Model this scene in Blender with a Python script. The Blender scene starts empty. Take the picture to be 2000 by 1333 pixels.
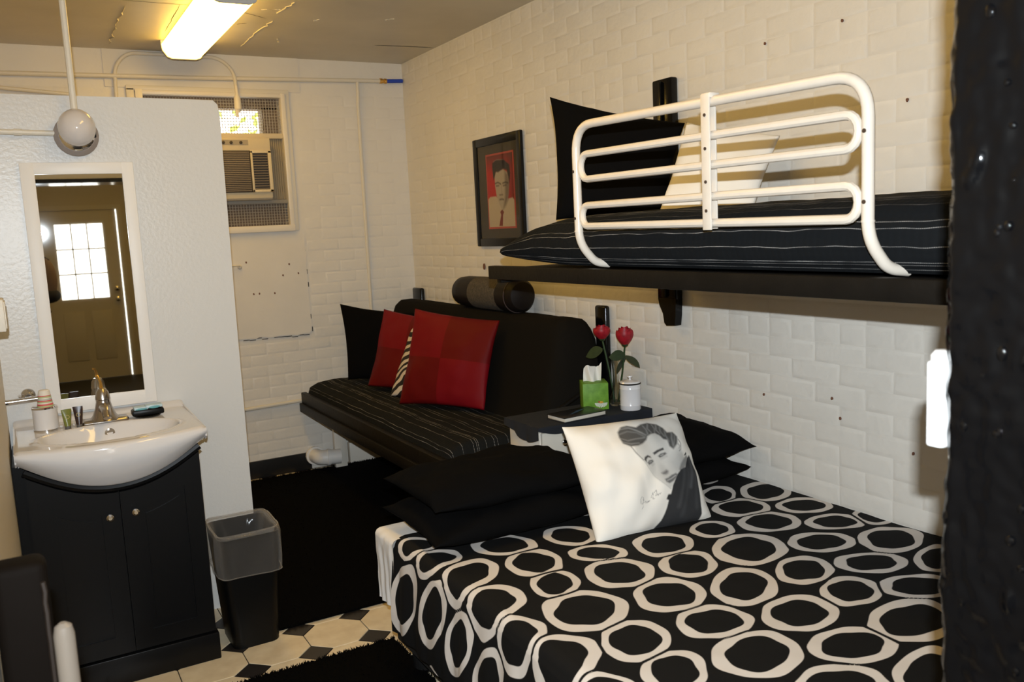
import bpy, bmesh, math, random
import numpy as np
from mathutils import Vector, Matrix, noise as mnoise

random.seed(7)
SC = bpy.context.scene
COL = SC.collection

# ------------------------------------------------------------------ camera, world, flash, exposure
RIGHT = Vector((0.8665, -0.4962, -0.0543)); FWD = Vector((0.4869, 0.8637, -0.1302))
YAW, PIT, ROL = 0.51339893, 0.13058881, -0.0490551
_f = Vector((math.sin(YAW)*math.cos(PIT), math.cos(YAW)*math.cos(PIT), -math.sin(PIT)))
_r = Vector((math.cos(YAW), -math.sin(YAW), 0)); _u = _r.cross(_f)
RT = math.cos(ROL)*_r + math.sin(ROL)*_u
UP = -math.sin(ROL)*_r + math.cos(ROL)*_u
FW = _f
CAM = Vector((0, 0, 1.5))
FPX = 1700.0
cam_d = bpy.data.cameras.new('camera'); cam = bpy.data.objects.new('camera', cam_d); COL.objects.link(cam)
cam_d.sensor_width = 36; cam_d.lens = FPX/2000*36; cam_d.clip_start = 0.02; cam_d.clip_end = 200
mw = Matrix((RT, UP, -FW)).transposed().to_4x4(); mw.translation = CAM
cam.matrix_world = mw
cam_d.dof.use_dof = True; cam_d.dof.focus_distance = 3.2; cam_d.dof.aperture_fstop = 7.1
SC.camera = cam

world = bpy.data.worlds.new('world'); SC.world = world; world.use_nodes = True
bg = world.node_tree.nodes['Background']; bg.inputs[0].default_value = (1.0, 0.95, 0.84, 1); bg.inputs[1].default_value = 4.5

# the photographer's flash, a hand above the lens
FLASH = CAM + UP*0.11 - FW*0.055
ld = bpy.data.lights.new('camera_flash', 'AREA'); ld.shape = 'RECTANGLE'; ld.size = 0.026; ld.size_y = 0.012
ld.energy = 42; ld.color = (0.91, 1.0, 1.07); ld.spread = math.radians(130)
lo = bpy.data.objects.new('camera_flash', ld); COL.objects.link(lo)
mf = Matrix((RT, UP, -FW)).transposed().to_4x4(); mf.translation = FLASH; lo.matrix_world = mf

vs = SC.view_settings
vs.view_transform = 'Standard'; vs.look = 'None'; vs.gamma = 1; vs.use_curve_mapping = False; vs.exposure = 0.0
LENS_EMIT = 11.0

def px(p):
    v = Vector(p)-CAM; d = v.dot(FW)
    if d < 0.05: return None
    return 1000+FPX*v.dot(RT)/d, 666.5-FPX*v.dot(UP)/d, d
def ray(p):
    return RT*((p[0]-1000)/FPX) - UP*((p[1]-666.5)/FPX) + FW
def on_z(p, z): r = ray(p); return CAM + r*((z-CAM.z)/r.z)
def on_x(p, x): r = ray(p); return CAM + r*(x/r.x)

# ------------------------------------------------------------------ materials
MATS = {}
def mat(name, col, rough=0.6, metal=0.0, bump=0.0, bscale=40.0, var=0.0, vscale=6.0, spec=None, coat=0.0, sheen=0.0,
        trans=0.0, ior=1.45, emit=None, bdetail=3.0, col2=None, bdist=0.004):
    if name in MATS: return MATS[name]
    m = bpy.data.materials.new(name); m.use_nodes = True; nt = m.node_tree; b = nt.nodes['Principled BSDF']
    b.inputs['Base Color'].default_value = (*col, 1); b.inputs['Roughness'].default_value = rough; b.inputs['Metallic'].default_value = metal
    if spec is not None: b.inputs['Specular IOR Level'].default_value = spec
    b.inputs['Coat Weight'].default_value = coat; b.inputs['Sheen Weight'].default_value = sheen
    b.inputs['Transmission Weight'].default_value = trans; b.inputs['IOR'].default_value = ior
    if emit: b.inputs['Emission Color'].default_value = (*emit[0], 1); b.inputs['Emission Strength'].default_value = emit[1]
    tc = nt.nodes.new('ShaderNodeTexCoord')
    geo = nt.nodes.new('ShaderNodeNewGeometry')
    if var > 0:
        n = nt.nodes.new('ShaderNodeTexNoise'); n.inputs['Scale'].default_value = vscale; n.inputs['Detail'].default_value = 5
        nt.links.new(geo.outputs['Position'], n.inputs['Vector'])
        mx = nt.nodes.new('ShaderNodeMix'); mx.data_type = 'RGBA'
        c2 = col2 if col2 else tuple(c*(1-var) for c in col)
        mx.inputs[6].default_value = (*col, 1); mx.inputs[7].default_value = (*c2, 1)
        mr = nt.nodes.new('ShaderNodeMapRange'); mr.inputs[1].default_value = 0.35; mr.inputs[2].default_value = 0.7
        nt.links.new(n.outputs[0], mr.inputs[0]); nt.links.new(mr.outputs[0], mx.inputs[0]); nt.links.new(mx.outputs[2], b.inputs['Base Color'])
    if bump > 0:
        n = nt.nodes.new('ShaderNodeTexNoise'); n.inputs['Scale'].default_value = bscale; n.inputs['Detail'].default_value = bdetail
        nt.links.new(geo.outputs['Position'], n.inputs['Vector'])
        bp = nt.nodes.new('ShaderNodeBump'); bp.inputs['Strength'].default_value = bump; bp.inputs['Distance'].default_value = bdist
        nt.links.new(n.outputs[0], bp.inputs['Height']); nt.links.new(bp.outputs[0], b.inputs['Normal'])
    MATS[name] = m; return m
def nodes(m): return m.node_tree.nodes, m.node_tree.links, m.node_tree.nodes['Principled BSDF']

brick_paint = mat('painted_brick', (0.74, 0.70, 0.63), 0.42, bump=0.42, bscale=30, var=0.06, vscale=3, bdist=0.005, bdetail=4)
plaster = mat('painted_plaster', (0.72, 0.68, 0.61), 0.5, bump=0.35, bscale=18, var=0.06, vscale=4)
partition_paint = mat('partition_paint', (0.62, 0.605, 0.575), 0.32, bump=0.22, bscale=75, bdetail=3)
wall_plain = mat('wall_plain', (0.70, 0.65, 0.56), 0.5, bump=0.4, bscale=40)
ceil_paint = mat('ceiling_paint', (0.60, 0.54, 0.42), 0.38, bump=0.5, bscale=7, var=0.16, vscale=2.2, bdetail=5)
hall_wall = mat('hall_wall', (0.55, 0.50, 0.40), 0.6)
black_paint = mat('black_gloss_paint', (0.0022, 0.0022, 0.0025), 0.14, bump=0.12, bscale=30, bdist=0.004, spec=0.3)
black_rough = mat('black_paint', (0.012, 0.012, 0.012), 0.4, bump=0.3, bscale=60)
cream_metal = mat('cream_paint', (0.76, 0.70, 0.60), 0.35)
pipe_paint = mat('pipe_paint', (0.70, 0.65, 0.55), 0.42, bump=0.2, bscale=60)
rail_paint = mat('rail_paint', (0.68, 0.61, 0.52), 0.25, var=0.05, vscale=30)
tile_cream = mat('tile_cream', (0.78, 0.66, 0.46), 0.35, var=0.30, vscale=14, col2=(0.66, 0.53, 0.35))
tile_black = mat('tile_black', (0.022, 0.018, 0.016), 0.35, var=0.3, vscale=20)
grout = mat('grout', (0.03, 0.026, 0.022), 0.9)
white_paint = mat('white_paint', (0.80, 0.77, 0.72), 0.4)
frame_white = mat('frame_white', (0.78, 0.75, 0.71), 0.45)
mirror_m = mat('mirror_glass', (0.86, 0.87, 0.86), 0.015, metal=1.0)
porcelain = mat('porcelain', (0.68, 0.65, 0.63), 0.08, coat=0.3)
vanity_black = mat('vanity_black', (0.0042, 0.0042, 0.0045), 0.35, spec=0.25)
chrome = mat('chrome', (0.72, 0.70, 0.68), 0.12, metal=1.0)
nickel = mat('brushed_nickel', (0.42, 0.38, 0.34), 0.25, metal=1.0)
brass = mat('brass', (0.72, 0.45, 0.14), 0.25, metal=1.0)
black_fabric = mat('black_fabric', (0.0032, 0.0030, 0.0030), 0.95, bump=0.25, bscale=14, spec=0.06, bdist=0.01)
futon_fabric = mat('futon_fabric', (0.0085, 0.0072, 0.0055), 0.95, spec=0.08, bump=0.15, bscale=10)
dark_wood = mat('dark_wood', (0.0075, 0.006, 0.0045), 0.5, spec=0.15, bump=0.3, bscale=50, var=0.3, vscale=12)
white_fabric = mat('white_fabric', (0.80, 0.76, 0.69), 0.9, bump=0.2, bscale=12, spec=0.2)
sheet_white = mat('white_sheet', (0.80, 0.76, 0.71), 0.85, bump=0.25, bscale=18)
navy_cloth = mat('navy_cloth', (0.010, 0.012, 0.017), 0.95, bump=0.25, bscale=30)
glass = mat('clear_glass', (0.95, 0.98, 0.96), 0.02, trans=1.0, ior=1.45)
plastic_black = mat('black_plastic', (0.003, 0.003, 0.003), 0.4, spec=0.25)
leaf_m = mat('rose_leaf', (0.022, 0.040, 0.012), 0.5, var=0.3, vscale=60)
rose_m = mat('rose_petal', (0.36, 0.006, 0.016), 0.5, var=0.4, vscale=60)
stem_m = mat('rose_stem', (0.020, 0.045, 0.012), 0.5)
shag = mat('black_shag', (0.0022, 0.002, 0.0018), 1.0, spec=0.05)
brown_vinyl = mat('brown_vinyl', (0.0040, 0.0024, 0.0014), 0.75, bump=0.3, bscale=20, spec=0.08)
ac_cream = mat('ac_cream', (0.66, 0.55, 0.36), 0.45)
ac_brown = mat('ac_brown', (0.22, 0.17, 0.11), 0.5)
ac_dark = mat('ac_dark', (0.06, 0.045, 0.03), 0.6)
wire_m = mat('screen_wire', (0.34, 0.29, 0.22), 0.5)
accord_m = mat('accordion_vinyl', (0.36, 0.30, 0.21), 0.55)
outer_wood = mat('weathered_wood', (0.20, 0.14, 0.09), 0.7)
crack_m = mat('crack', (0.03, 0.025, 0.02), 0.95)
rust_m = mat('rust_spot', (0.16, 0.07, 0.04), 0.8)
blue_hose = mat('blue_hose', (0.02, 0.06, 0.42), 0.4)

# ------------------------------------------------------------------ builders
class MB:
    def __init__(s): s.v = []; s.f = []; s.attr = None
    def add(s, vs, fs):
        o = len(s.v); s.v.extend([tuple(v) for v in vs]); s.f.extend([tuple(i+o for i in f) for f in fs]); return s
    def box(s, a, b):
        x0, y0, z0 = a; x1, y1, z1 = b
        return s.add([(x0,y0,z0),(x1,y0,z0),(x1,y1,z0),(x0,y1,z0),(x0,y0,z1),(x1,y0,z1),(x1,y1,z1),(x0,y1,z1)],
                     [(0,3,2,1),(4,5,6,7),(0,1,5,4),(1,2,6,5),(2,3,7,6),(3,0,4,7)])
    def rbox(s, a, b, r=0.005, seg=2, M=None):
        bm = bmesh.new(); bmesh.ops.create_cube(bm, size=1)
        for v in bm.verts:
            v.co = Vector(((a[0]+b[0])/2+v.co.x*(b[0]-a[0]), (a[1]+b[1])/2+v.co.y*(b[1]-a[1]), (a[2]+b[2])/2+v.co.z*(b[2]-a[2])))
        bmesh.ops.bevel(bm, geom=bm.edges[:], offset=r, segments=seg, profile=0.5, affect='EDGES')
        bm.verts.index_update()
        vs = [M @ v.co if M else v.co.copy() for v in bm.verts]; fs = [[v.index for v in f.verts] for f in bm.faces]
        bm.free(); return s.add(vs, fs)
    def tube(s, path, r, seg=10, caps=True, closed=False):
        P = [Vector(p) for p in path]; n = len(P); rad = r if isinstance(r, (list, tuple)) else [r]*n
        T = []
        for i in range(n):
            if closed: t = P[(i+1) % n]-P[i-1]
            else: t = P[min(i+1, n-1)]-P[max(i-1, 0)]
            T.append(t.normalized())
        a = Vector((0,0,1)) if abs(T[0].z) < 0.9 else Vector((1,0,0))
        N = (a-T[0]*a.dot(T[0])).normalized(); vs = []
        for i in range(n):
            N = (N-T[i]*N.dot(T[i])).normalized(); B = T[i].cross(N)
            for k in range(seg):
                th = 2*math.pi*k/seg; vs.append(P[i]+(N*math.cos(th)+B*math.sin(th))*rad[i])
        fs = []
        for i in range(n if closed else n-1):
            j = (i+1) % n
            for k in range(seg): fs.append((i*seg+k, i*seg+(k+1) % seg, j*seg+(k+1) % seg, j*seg+k))
        if caps and not closed: fs.append(tuple(range(seg-1, -1, -1))); fs.append(tuple((n-1)*seg+k for k in range(seg)))
        return s.add(vs, fs)
    def lathe(s, prof, c=(0,0,0), axis='Z', seg=24, caps=True):
        vs = []; c = Vector(c)
        for r, h in prof:
            for k in range(seg):
                th = 2*math.pi*k/seg; a, b = r*math.cos(th), r*math.sin(th)
                vs.append(c+{'Z': Vector((a,b,h)), 'Y': Vector((b,h,a)), 'X': Vector((h,a,b))}[axis])
        n = len(prof); fs = []
        for i in range(n-1):
            for k in range(seg): fs.append((i*seg+k, i*seg+(k+1) % seg, (i+1)*seg+(k+1) % seg, (i+1)*seg+k))
        if caps: fs.append(tuple(range(seg-1, -1, -1))); fs.append(tuple((n-1)*seg+k for k in range(seg)))
        return s.add(vs, fs)
    def prism(s, poly, axis, a, b):
        # poly: list of 2d points; axis 'X' -> (y,z), 'Y' -> (x,z), 'Z' -> (x,y)
        def P(p, h): return {'X': (h,p[0],p[1]), 'Y': (p[0],h,p[1]), 'Z': (p[0],p[1],h)}[axis]
        n = len(poly); vs = [P(p, a) for p in poly]+[P(p, b) for p in poly]
        fs = [tuple(range(n)), tuple(range(2*n-1, n-1, -1))]+[(i, (i+1) % n, n+(i+1) % n, n+i) for i in range(n)]
        return s.add(vs, fs)
    def grid(s, fn, nu, nv):
        vs = [fn(i/(nu-1), j/(nv-1)) for j in range(nv) for i in range(nu)]
        fs = [(j*nu+i, j*nu+i+1, (j+1)*nu+i+1, (j+1)*nu+i) for j in range(nv-1) for i in range(nu-1)]
        return s.add(vs, fs)
    def ellipsoid(s, c, r, seg=14, rings=8, M=None):
        vs = []; fs = []; c = Vector(c)
        for i in range(rings+1):
            ph = math.pi*i/rings
            for k in range(seg):
                th = 2*math.pi*k/seg
                p = Vector((r[0]*math.sin(ph)*math.cos(th), r[1]*math.sin(ph)*math.sin(th), r[2]*math.cos(ph)))
                vs.append(c+(M @ p if M else p))
        for i in range(rings):
            for k in range(seg): fs.append((i*seg+k, (i+1)*seg+k, (i+1)*seg+(k+1) % seg, i*seg+(k+1) % seg))
        return s.add(vs, fs)
    def mesh(s, name, m, smooth=True, fix=True):
        me = bpy.data.meshes.new(name); me.from_pydata(s.v, [], s.f)
        if fix:
            bm = bmesh.new(); bm.from_mesh(me); bmesh.ops.recalc_face_normals(bm, faces=bm.faces); bm.to_mesh(me); bm.free()
        if m: me.materials.append(m)
        if smooth: me.shade_smooth()
        me.update(); return me
    def obj(s, name, m, parent=None, smooth=None, angle=35, fix=True):
        me = s.mesh(name, m, smooth is not False, fix)
        o = bpy.data.objects.new(name, me); COL.objects.link(o)
        if smooth is None: sharp(me, angle)
        if parent is not None: attach(o, parent)
        return o
def sharp(me, angle):
    try: me.set_sharp_from_angle(angle=math.radians(angle))
    except Exception: pass
def attach(o, parent):
    o.parent = parent
    o.matrix_parent_inverse = parent.matrix_basis.inverted()
def thing(name, label, cat, loc=(0,0,0), group=None):
    o = bpy.data.objects.new(name, None); COL.objects.link(o); o.location = loc; o.empty_display_size = 0.05
    o['label'] = label; o['category'] = cat
    if group: o['group'] = group
    bpy.context.view_layer.update() if False else None
    o.matrix_basis = Matrix.Translation(loc)
    return o
def tag(o, label, cat, group=None):
    o['label'] = label; o['category'] = cat
    if group: o['group'] = group
    return o
def struct(o, label=None):
    o['kind'] = 'structure'
    if label: o['label'] = label
    return o
def stuff(o): o['kind'] = 'stuff'; return o
def fillet(pts, r, seg=6):
    P = [Vector(p) for p in pts]; out = [P[0]]
    rr = r if isinstance(r, (list, tuple)) else [r]*len(P)
    for i in range(1, len(P)-1):
        a = (P[i-1]-P[i]); b = (P[i+1]-P[i]); ri = min(rr[i], a.length*0.49, b.length*0.49)
        p0 = P[i]+a.normalized()*ri; p1 = P[i]+b.normalized()*ri
        for k in range(seg+1):
            t = k/seg; out.append((1-t)**2*p0+2*t*(1-t)*P[i]+t*t*p1)
    out.append(P[-1]); return out
def nz(x, y, z, s=1.0): return mnoise.noise(Vector((x*s, y*s, z*s)))
def set_attr(me, name, vals, kind='FLOAT'):
    a = me.attributes.new(name, kind, 'POINT')
    if kind == 'FLOAT': a.data.foreach_set('value', np.asarray(vals, dtype=np.float32).ravel())
    elif kind == 'FLOAT_VECTOR': a.data.foreach_set('vector', np.asarray(vals, dtype=np.float32).ravel())
    else: a.data.foreach_set('color', np.asarray(vals, dtype=np.float32).ravel())

def pillow(name, corners, T, m, parent=None, n=28, pinch=0.06, wr=0.006, seed=0, puff=2.6, sag=0.0):
    """corners BL, BR, TR, TL; two-sided cushion with pinched corners; attribute puv = (u, v, side)"""
    BL, BR, TR, TL = [Vector(c) for c in corners]
    nrm = (BR-BL).cross(TL-BL).normalized(); mb = MB(); uvs = []
    def pos(u, v, side):
        uu, vv = 2*u-1, 2*v-1
        k = 1-pinch*(1-vv*vv); l = 1-pinch*(1-uu*uu)
        a, b = (uu*k+1)/2, (vv*l+1)/2
        p = (BL*(1-a)+BR*a)*(1-b)+(TL*(1-a)+TR*a)*b
        t = T*(max(0, 1-abs(uu)**puff)**0.55)*(max(0, 1-abs(vv)**puff)**0.55)
        w = nz(p.x+seed*3.1, p.y, p.z+side, 7)*wr+nz(p.x, p.y+seed*1.7, p.z, 16)*wr*0.5
        edge = min(1, t/(T*0.3)+0.15)
        p = p+nrm*(side*(t+w*edge))+nrm*(w*0.6)
        p.z -= sag*(1-abs(uu)**2)*0
        return p
    idx = {}
    for side in (1, -1):
        for j in range(n):
            for i in range(n):
                if side == -1 and (i in (0, n-1) or j in (0, n-1)): idx[(side, i, j)] = idx[(1, i, j)]; continue
                u, v = i/(n-1), j/(n-1)
                # denser near the edges
                u = 0.5-0.5*math.cos(math.pi*u)*(0.55)-0.5*(1-2*u)*0.45; v = 0.5-0.5*math.cos(math.pi*v)*0.55-0.5*(1-2*v)*0.45
                idx[(side, i, j)] = len(mb.v); mb.v.append(tuple(pos(u, v, side))); uvs.append((u, v, side))
        for j in range(n-1):
            for i in range(n-1):
                q = (idx[(side,i,j)], idx[(side,i+1,j)], idx[(side,i+1,j+1)], idx[(side,i,j+1)])
                mb.f.append(q if side == 1 else q[::-1])
    o = mb.obj(name, m, parent, smooth=True, fix=False)
    set_attr(o.data, 'puv', uvs, 'FLOAT_VECTOR')
    return o

def poly_sdf(P, poly):
    """signed distance of points (N,2) to a polygon, negative inside"""
    P = np.asarray(P); poly = np.asarray(poly, float); d = np.full(len(P), 1e9); ins = np.zeros(len(P), bool)
    for i in range(len(poly)):
        a, b = poly[i], poly[(i+1) % len(poly)]; e = b-a; w = P-a
        t = np.clip((w@e)/max(e@e, 1e-12), 0, 1); d = np.minimum(d, np.linalg.norm(w-t[:, None]*e, axis=1))
        c = ((a[1] <= P[:, 1]) & (b[1] > P[:, 1])) | ((b[1] <= P[:, 1]) & (a[1] > P[:, 1]))
        with np.errstate(divide='ignore', invalid='ignore'):
            xi = a[0]+(P[:, 1]-a[1])*(b[0]-a[0])/(b[1]-a[1])
        ins ^= c & (P[:, 0] < xi)
    return np.where(ins, -d, d)
def line_dist(P, pts):
    P = np.asarray(P); d = np.full(len(P), 1e9); pts = np.asarray(pts, float)
    for i in range(len(pts)-1):
        a, b = pts[i], pts[i+1]; e = b-a; w = P-a
        t = np.clip((w@e)/max(e@e, 1e-12), 0, 1); d = np.minimum(d, np.linalg.norm(w-t[:, None]*e, axis=1))
    return d
def homography(src, dst):
    A = []; b = []
    for (x, y), (u, v) in zip(src, dst):
        A += [[x, y, 1, 0, 0, 0, -u*x, -u*y], [0, 0, 0, x, y, 1, -v*x, -v*y]]; b += [u, v]
    h = np.linalg.solve(np.array(A, float), np.array(b, float)); Hm = np.append(h, 1).reshape(3, 3)
    def f(p):
        p = np.atleast_2d(np.asarray(p, float)); q = np.c_[p, np.ones(len(p))]@Hm.T; return q[:, :2]/q[:, 2:]
    return f
def print_mat(name, rough=0.85, bump=0.0):
    m = mat(name, (0.8, 0.8, 0.8), rough, bump=bump, bscale=14, spec=0.2); nn, ll, b = nodes(m)
    a = nn.new('ShaderNodeAttribute'); a.attribute_name = 'ink'; ll.new(a.outputs['Color'], b.inputs['Base Color']); return m
def blend(col, mask, c):
    return col*(1-mask[:, None])+np.asarray(c)[None, :]*mask[:, None]
def soft(d, w): return np.clip(0.5-d/(2*w), 0, 1)

XL, XR, YB, ZC = -0.078, 2.355, 5.48, 2.597
YF0, YF1 = 0.34, 0.62        # front wall of the cell, outer and inner face
XJ = 0.915                   # right jamb of the doorway
YP = 3.60                    # face of the wash partition

# ------------------------------------------------------------------ structure: floor of octagon and dot tiles
S = 0.2265; OX, OY = 0.803, 2.985; HD = 0.064; G = 0.0035
floor = struct(MB().box((-0.6, -3.9, -0.08), (XR+0.2, YB+0.2, -0.004)).obj('floor', grout, smooth=False), 'cream octagon and black dot tile floor')
def tile_mesh(name, poly, m):
    n = len(poly); inner = [(x*0.985, y*0.985) for x, y in poly]
    mb = MB().add([(x, y, -0.004) for x, y in poly]+[(x, y, -0.001) for x, y in poly]+[(x, y, 0.0) for x, y in inner],
       [(i, (i+1) % n, n+(i+1) % n, n+i) for i in range(n)]+[(n+i, n+(i+1) % n, 2*n+(i+1) % n, 2*n+i) for i in range(n)]+[tuple(2*n+i for i in range(n))])
    return mb.mesh(name, m, smooth=False)
h, c = S/2-G/2, S/2-HD-G*0.35
oct_me = tile_mesh('octagon_tile', [(h, -c), (h, c), (c, h), (-c, h), (-h, c), (-h, -c), (-c, -h), (c, -h)], tile_cream)
d_ = HD-G*0.5
dot_me = tile_mesh('dot_tile', [(d_, 0), (0, d_), (-d_, 0), (0, -d_)], tile_black)
i0, i1 = math.floor((XL-OX)/S), math.ceil((XR-OX)/S)
j0, j1 = math.floor((1.0-OY)/S), math.ceil((YB-OY)/S)
for i in range(i0, i1+1):
    for j in range(j0, j1+1):
        x, y = OX+i*S, OY+j*S
        if x < XR+0.05 and y < YB+0.05:
            o = bpy.data.objects.new('dot_tile', dot_me); COL.objects.link(o); o.parent = floor; o.location = (x, y, 0)
        if x+S/2 < XR+0.1 and y+S/2 < YB+0.1:
            o = bpy.data.objects.new('octagon_tile', oct_me); COL.objects.link(o); o.parent = floor; o.location = (x+S/2, y+S/2, 0)

# ceiling
ceiling = struct(MB().box((-0.6, -3.9, ZC), (XR+0.2, YB+0.2, ZC+0.1)).obj('ceiling', ceil_paint, smooth=False), 'tan painted ceiling with cracks')
def ceil_crack(p0, p1, w, seed):
    a, b = on_z(p0, ZC), on_z(p1, ZC); mb = MB(); n = 24; dv = (b-a).normalized(); sd = Vector((-dv.y, dv.x, 0)); vs = []
    for i in range(n+1):
        t = i/n; p = a.lerp(b, t); wob = sd*nz(t*9, seed, 0)*0.006; ww = w*(0.45+0.55*abs(nz(t*14, seed+5, 1)))*min(1, 6*t+.2, 6*(1-t)+.2)
        vs += [p+wob+sd*ww-Vector((0,0,0.0008)), p+wob-sd*ww-Vector((0,0,0.0008))]
    mb.add(vs, [(2*i, 2*i+1, 2*i+3, 2*i+2) for i in range(n)])
    mb.obj('crack', crack_m, ceiling, smooth=False)
ceil_crack((732, 88), (848, 93), 0.010, 1)
ceil_crack((240, 0), (372, 10), 0.004, 2)
ceil_crack((352, 8), (322, 62), 0.003, 3)
ceil_crack((468, 22), (520, 36), 0.004, 4)
ceil_crack((462, 47), (482, 45), 0.006, 5)
flake_m = mat('paint_flake', (0.66, 0.60, 0.47), 0.5)
for k, (p0, p1) in enumerate([((244, 12), (226, 50)), ((226, 52), (213, 84)), ((470, 90), (500, 62)), ((500, 62), (532, 40)), ((540, 25), (575, 4)), ((548, 18), (510, 18)), ((612, 40), (624, 37)), ((752, 38), (770, 36)), ((541, 74), (546, 82))]):
    a, b = on_z(p0, ZC), on_z(p1, ZC); dv = (b-a).normalized(); sd = Vector((-dv.y, dv.x, 0)); vs = []; n = 10
    for i in range(n+1):
        t = i/n; p = a.lerp(b, t)+sd*nz(t*6, k, 2)*0.02; ww = 0.0028*(0.3+abs(nz(t*9, k, 7))*1.6)
        vs += [p+sd*ww-Vector((0,0,0.004)), p-sd*ww-Vector((0,0,0.0005))]
    MB().add(vs, [(2*i, 2*i+1, 2*i+3, 2*i+2) for i in range(n)]).obj('paint_flake', flake_m, ceiling, smooth=False)

# ---- brick walls
CH, BL_, JT = 0.0697, 0.207, 0.009
def brick_variant(L, seed):
    rnd = random.Random(seed); hh = CH-JT
    def ring(y, ins):
        return [(-L/2+ins+rnd.uniform(-.002,.002), y, -hh/2+ins+rnd.uniform(-.0015,.0015)), (L/2-ins+rnd.uniform(-.002,.002), y, -hh/2+ins+rnd.uniform(-.0015,.0015)),
                (L/2-ins+rnd.uniform(-.002,.002), y, hh/2-ins+rnd.uniform(-.0015,.0015)), (-L/2+ins+rnd.uniform(-.002,.002), y, hh/2-ins+rnd.uniform(-.0015,.0015))]
    vs = ring(0.0010, -0.0035)+ring(-0.0006, 0.002)+ring(-0.0011, 0.011); fs = []
    for a in (0, 4):
        for k in range(4): fs.append((a+k, a+(k+1) % 4, a+4+(k+1) % 4, a+4+k))
    fs.append((8, 9, 10, 11)); return vs, fs
VAR = {t: [brick_variant(L, 11*t+k) for k in range(6)] for t, L in ((0, BL_-JT), (1, BL_/2-JT))}
VAR_ME = {t: [MB().add(*v).mesh('brick', brick_paint, smooth=True) for v in VAR[t]] for t in VAR}
for t in VAR_ME:
    for me in VAR_ME[t]: sharp(me, 60)
def lay_bricks(parent, to_world, rotz, u0, u1, z0, z1, skip, facing, limit=300, z_head=0.575):
    rnd = random.Random(3); cand = []
    nc = int((z1-z0)/CH)
    for cI in range(nc+1):
        zc = z0+(cI+0.5)*CH
        if zc+CH/2 > z1+0.004: continue
        k_from = round((zc-z_head)/CH); head = (k_from % 7 == 0); step = BL_/2 if head else BL_
        off = (BL_/4 if head else (BL_/2 if k_from % 2 else 0))
        n = int((u1-u0)/step)+2
        for q in range(-1, n):
            uc = u0+off+q*step
            if uc-step/2 < u0-0.003 or uc+step/2 > u1+0.003: continue
            if skip(uc, zc): continue
            cand.append((uc, zc, 1 if head else 0, rnd.randrange(6), rnd.uniform(-.0006, .0006), rnd.uniform(-.005, .005)))
    def area(b):
        p = to_world(b[0], b[1]); q = px(p)
        if not q or not (-20 < q[0] < 1860 and -20 < q[1] < 1353): return 0
        n_ = (Vector(p)-CAM).normalized().dot(Vector(facing))
        return abs(n_)/(q[2]**2)*(0.5 if b[2] else 1)*(0.02 if hidden(p, q) else 1)
    cand.sort(key=lambda b: -area(b)); rest = MB(); R = Matrix.Rotation(rotz, 4, 'Z')
    for k, (uc, zc, t, v, dep, tl) in enumerate(cand):
        p = Vector(to_world(uc, zc)); M = Matrix.Translation(p) @ R @ Matrix.Rotation(tl, 4, 'Y') @ Matrix.Translation((0, dep, 0))
        if k < limit and area((uc, zc, t)) > 0:
            o = bpy.data.objects.new('brick', VAR_ME[t][v]); COL.objects.link(o); o.parent = parent; o.matrix_local = M
        else:
            vs, fs = VAR[t][v]; rest.add([M @ Vector(w) for w in vs], fs)
    if rest.v:
        o = rest.obj('bricks', brick_paint, parent, smooth=None, angle=60); stuff(o)
def hidden(p, q):
    x, y = q[0], q[1]
    if x > 1850: return True
    if 960 < x < 1850 and 425 < y < 560+0.06*(x-960): return True      # upper bunk
    if y > 930+0.29*(x-1450) and x > 1100: return True                 # bed
    if x < 1165 and y > 610 and p[1] > 3.2 and p[0] > 2.2: return True # couch
    if p[1] > 5.4 and (x < 430 and y > 190): return True               # behind the partition
    return False
wall_right = struct(MB().box((XR+0.001, YF1, 0), (XR+0.2, YB+0.2, ZC)).obj('wall_right', brick_paint, smooth=False), 'cream painted brick wall beside the beds')
lay_bricks(wall_right, lambda u, z: (XR, YB-u, z), -math.pi/2, 0.0, YB-YF1, 0.013, ZC, lambda u, z: False, (1, 0, 0))
WX0, WX1, WZ0, WZ1 = 0.74, 1.535, 1.572, 2.362       # window opening
wb = MB()
wb.box((-0.6, YB+0.001, 0), (WX0, YB+0.22, ZC)); wb.box((WX1, YB+0.001, 0), (XR+0.2, YB+0.22, ZC))
wb.box((WX0, YB+0.001, 0), (WX1, YB+0.22, WZ0)); wb.box((WX0, YB+0.001, WZ1), (WX1, YB+0.22, ZC))
wall_back = struct(wb.obj('wall_back', brick_paint, smooth=False), 'cream painted brick wall with the air conditioner window')
def skip_b(u, z):
    x = XR-u
    if 0.55 < x < 1.68 and z > 1.52 and z < 2.42: return True
    if x < 1.66 and 0.86 < z <= 1.56: return True
    return False
lay_bricks(wall_back, lambda u, z: (XR-u, YB, z), 0.0, 0.0, XR-XL, 0.013, 2.43, skip_b, (0, 1, 0), limit=290)
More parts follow.
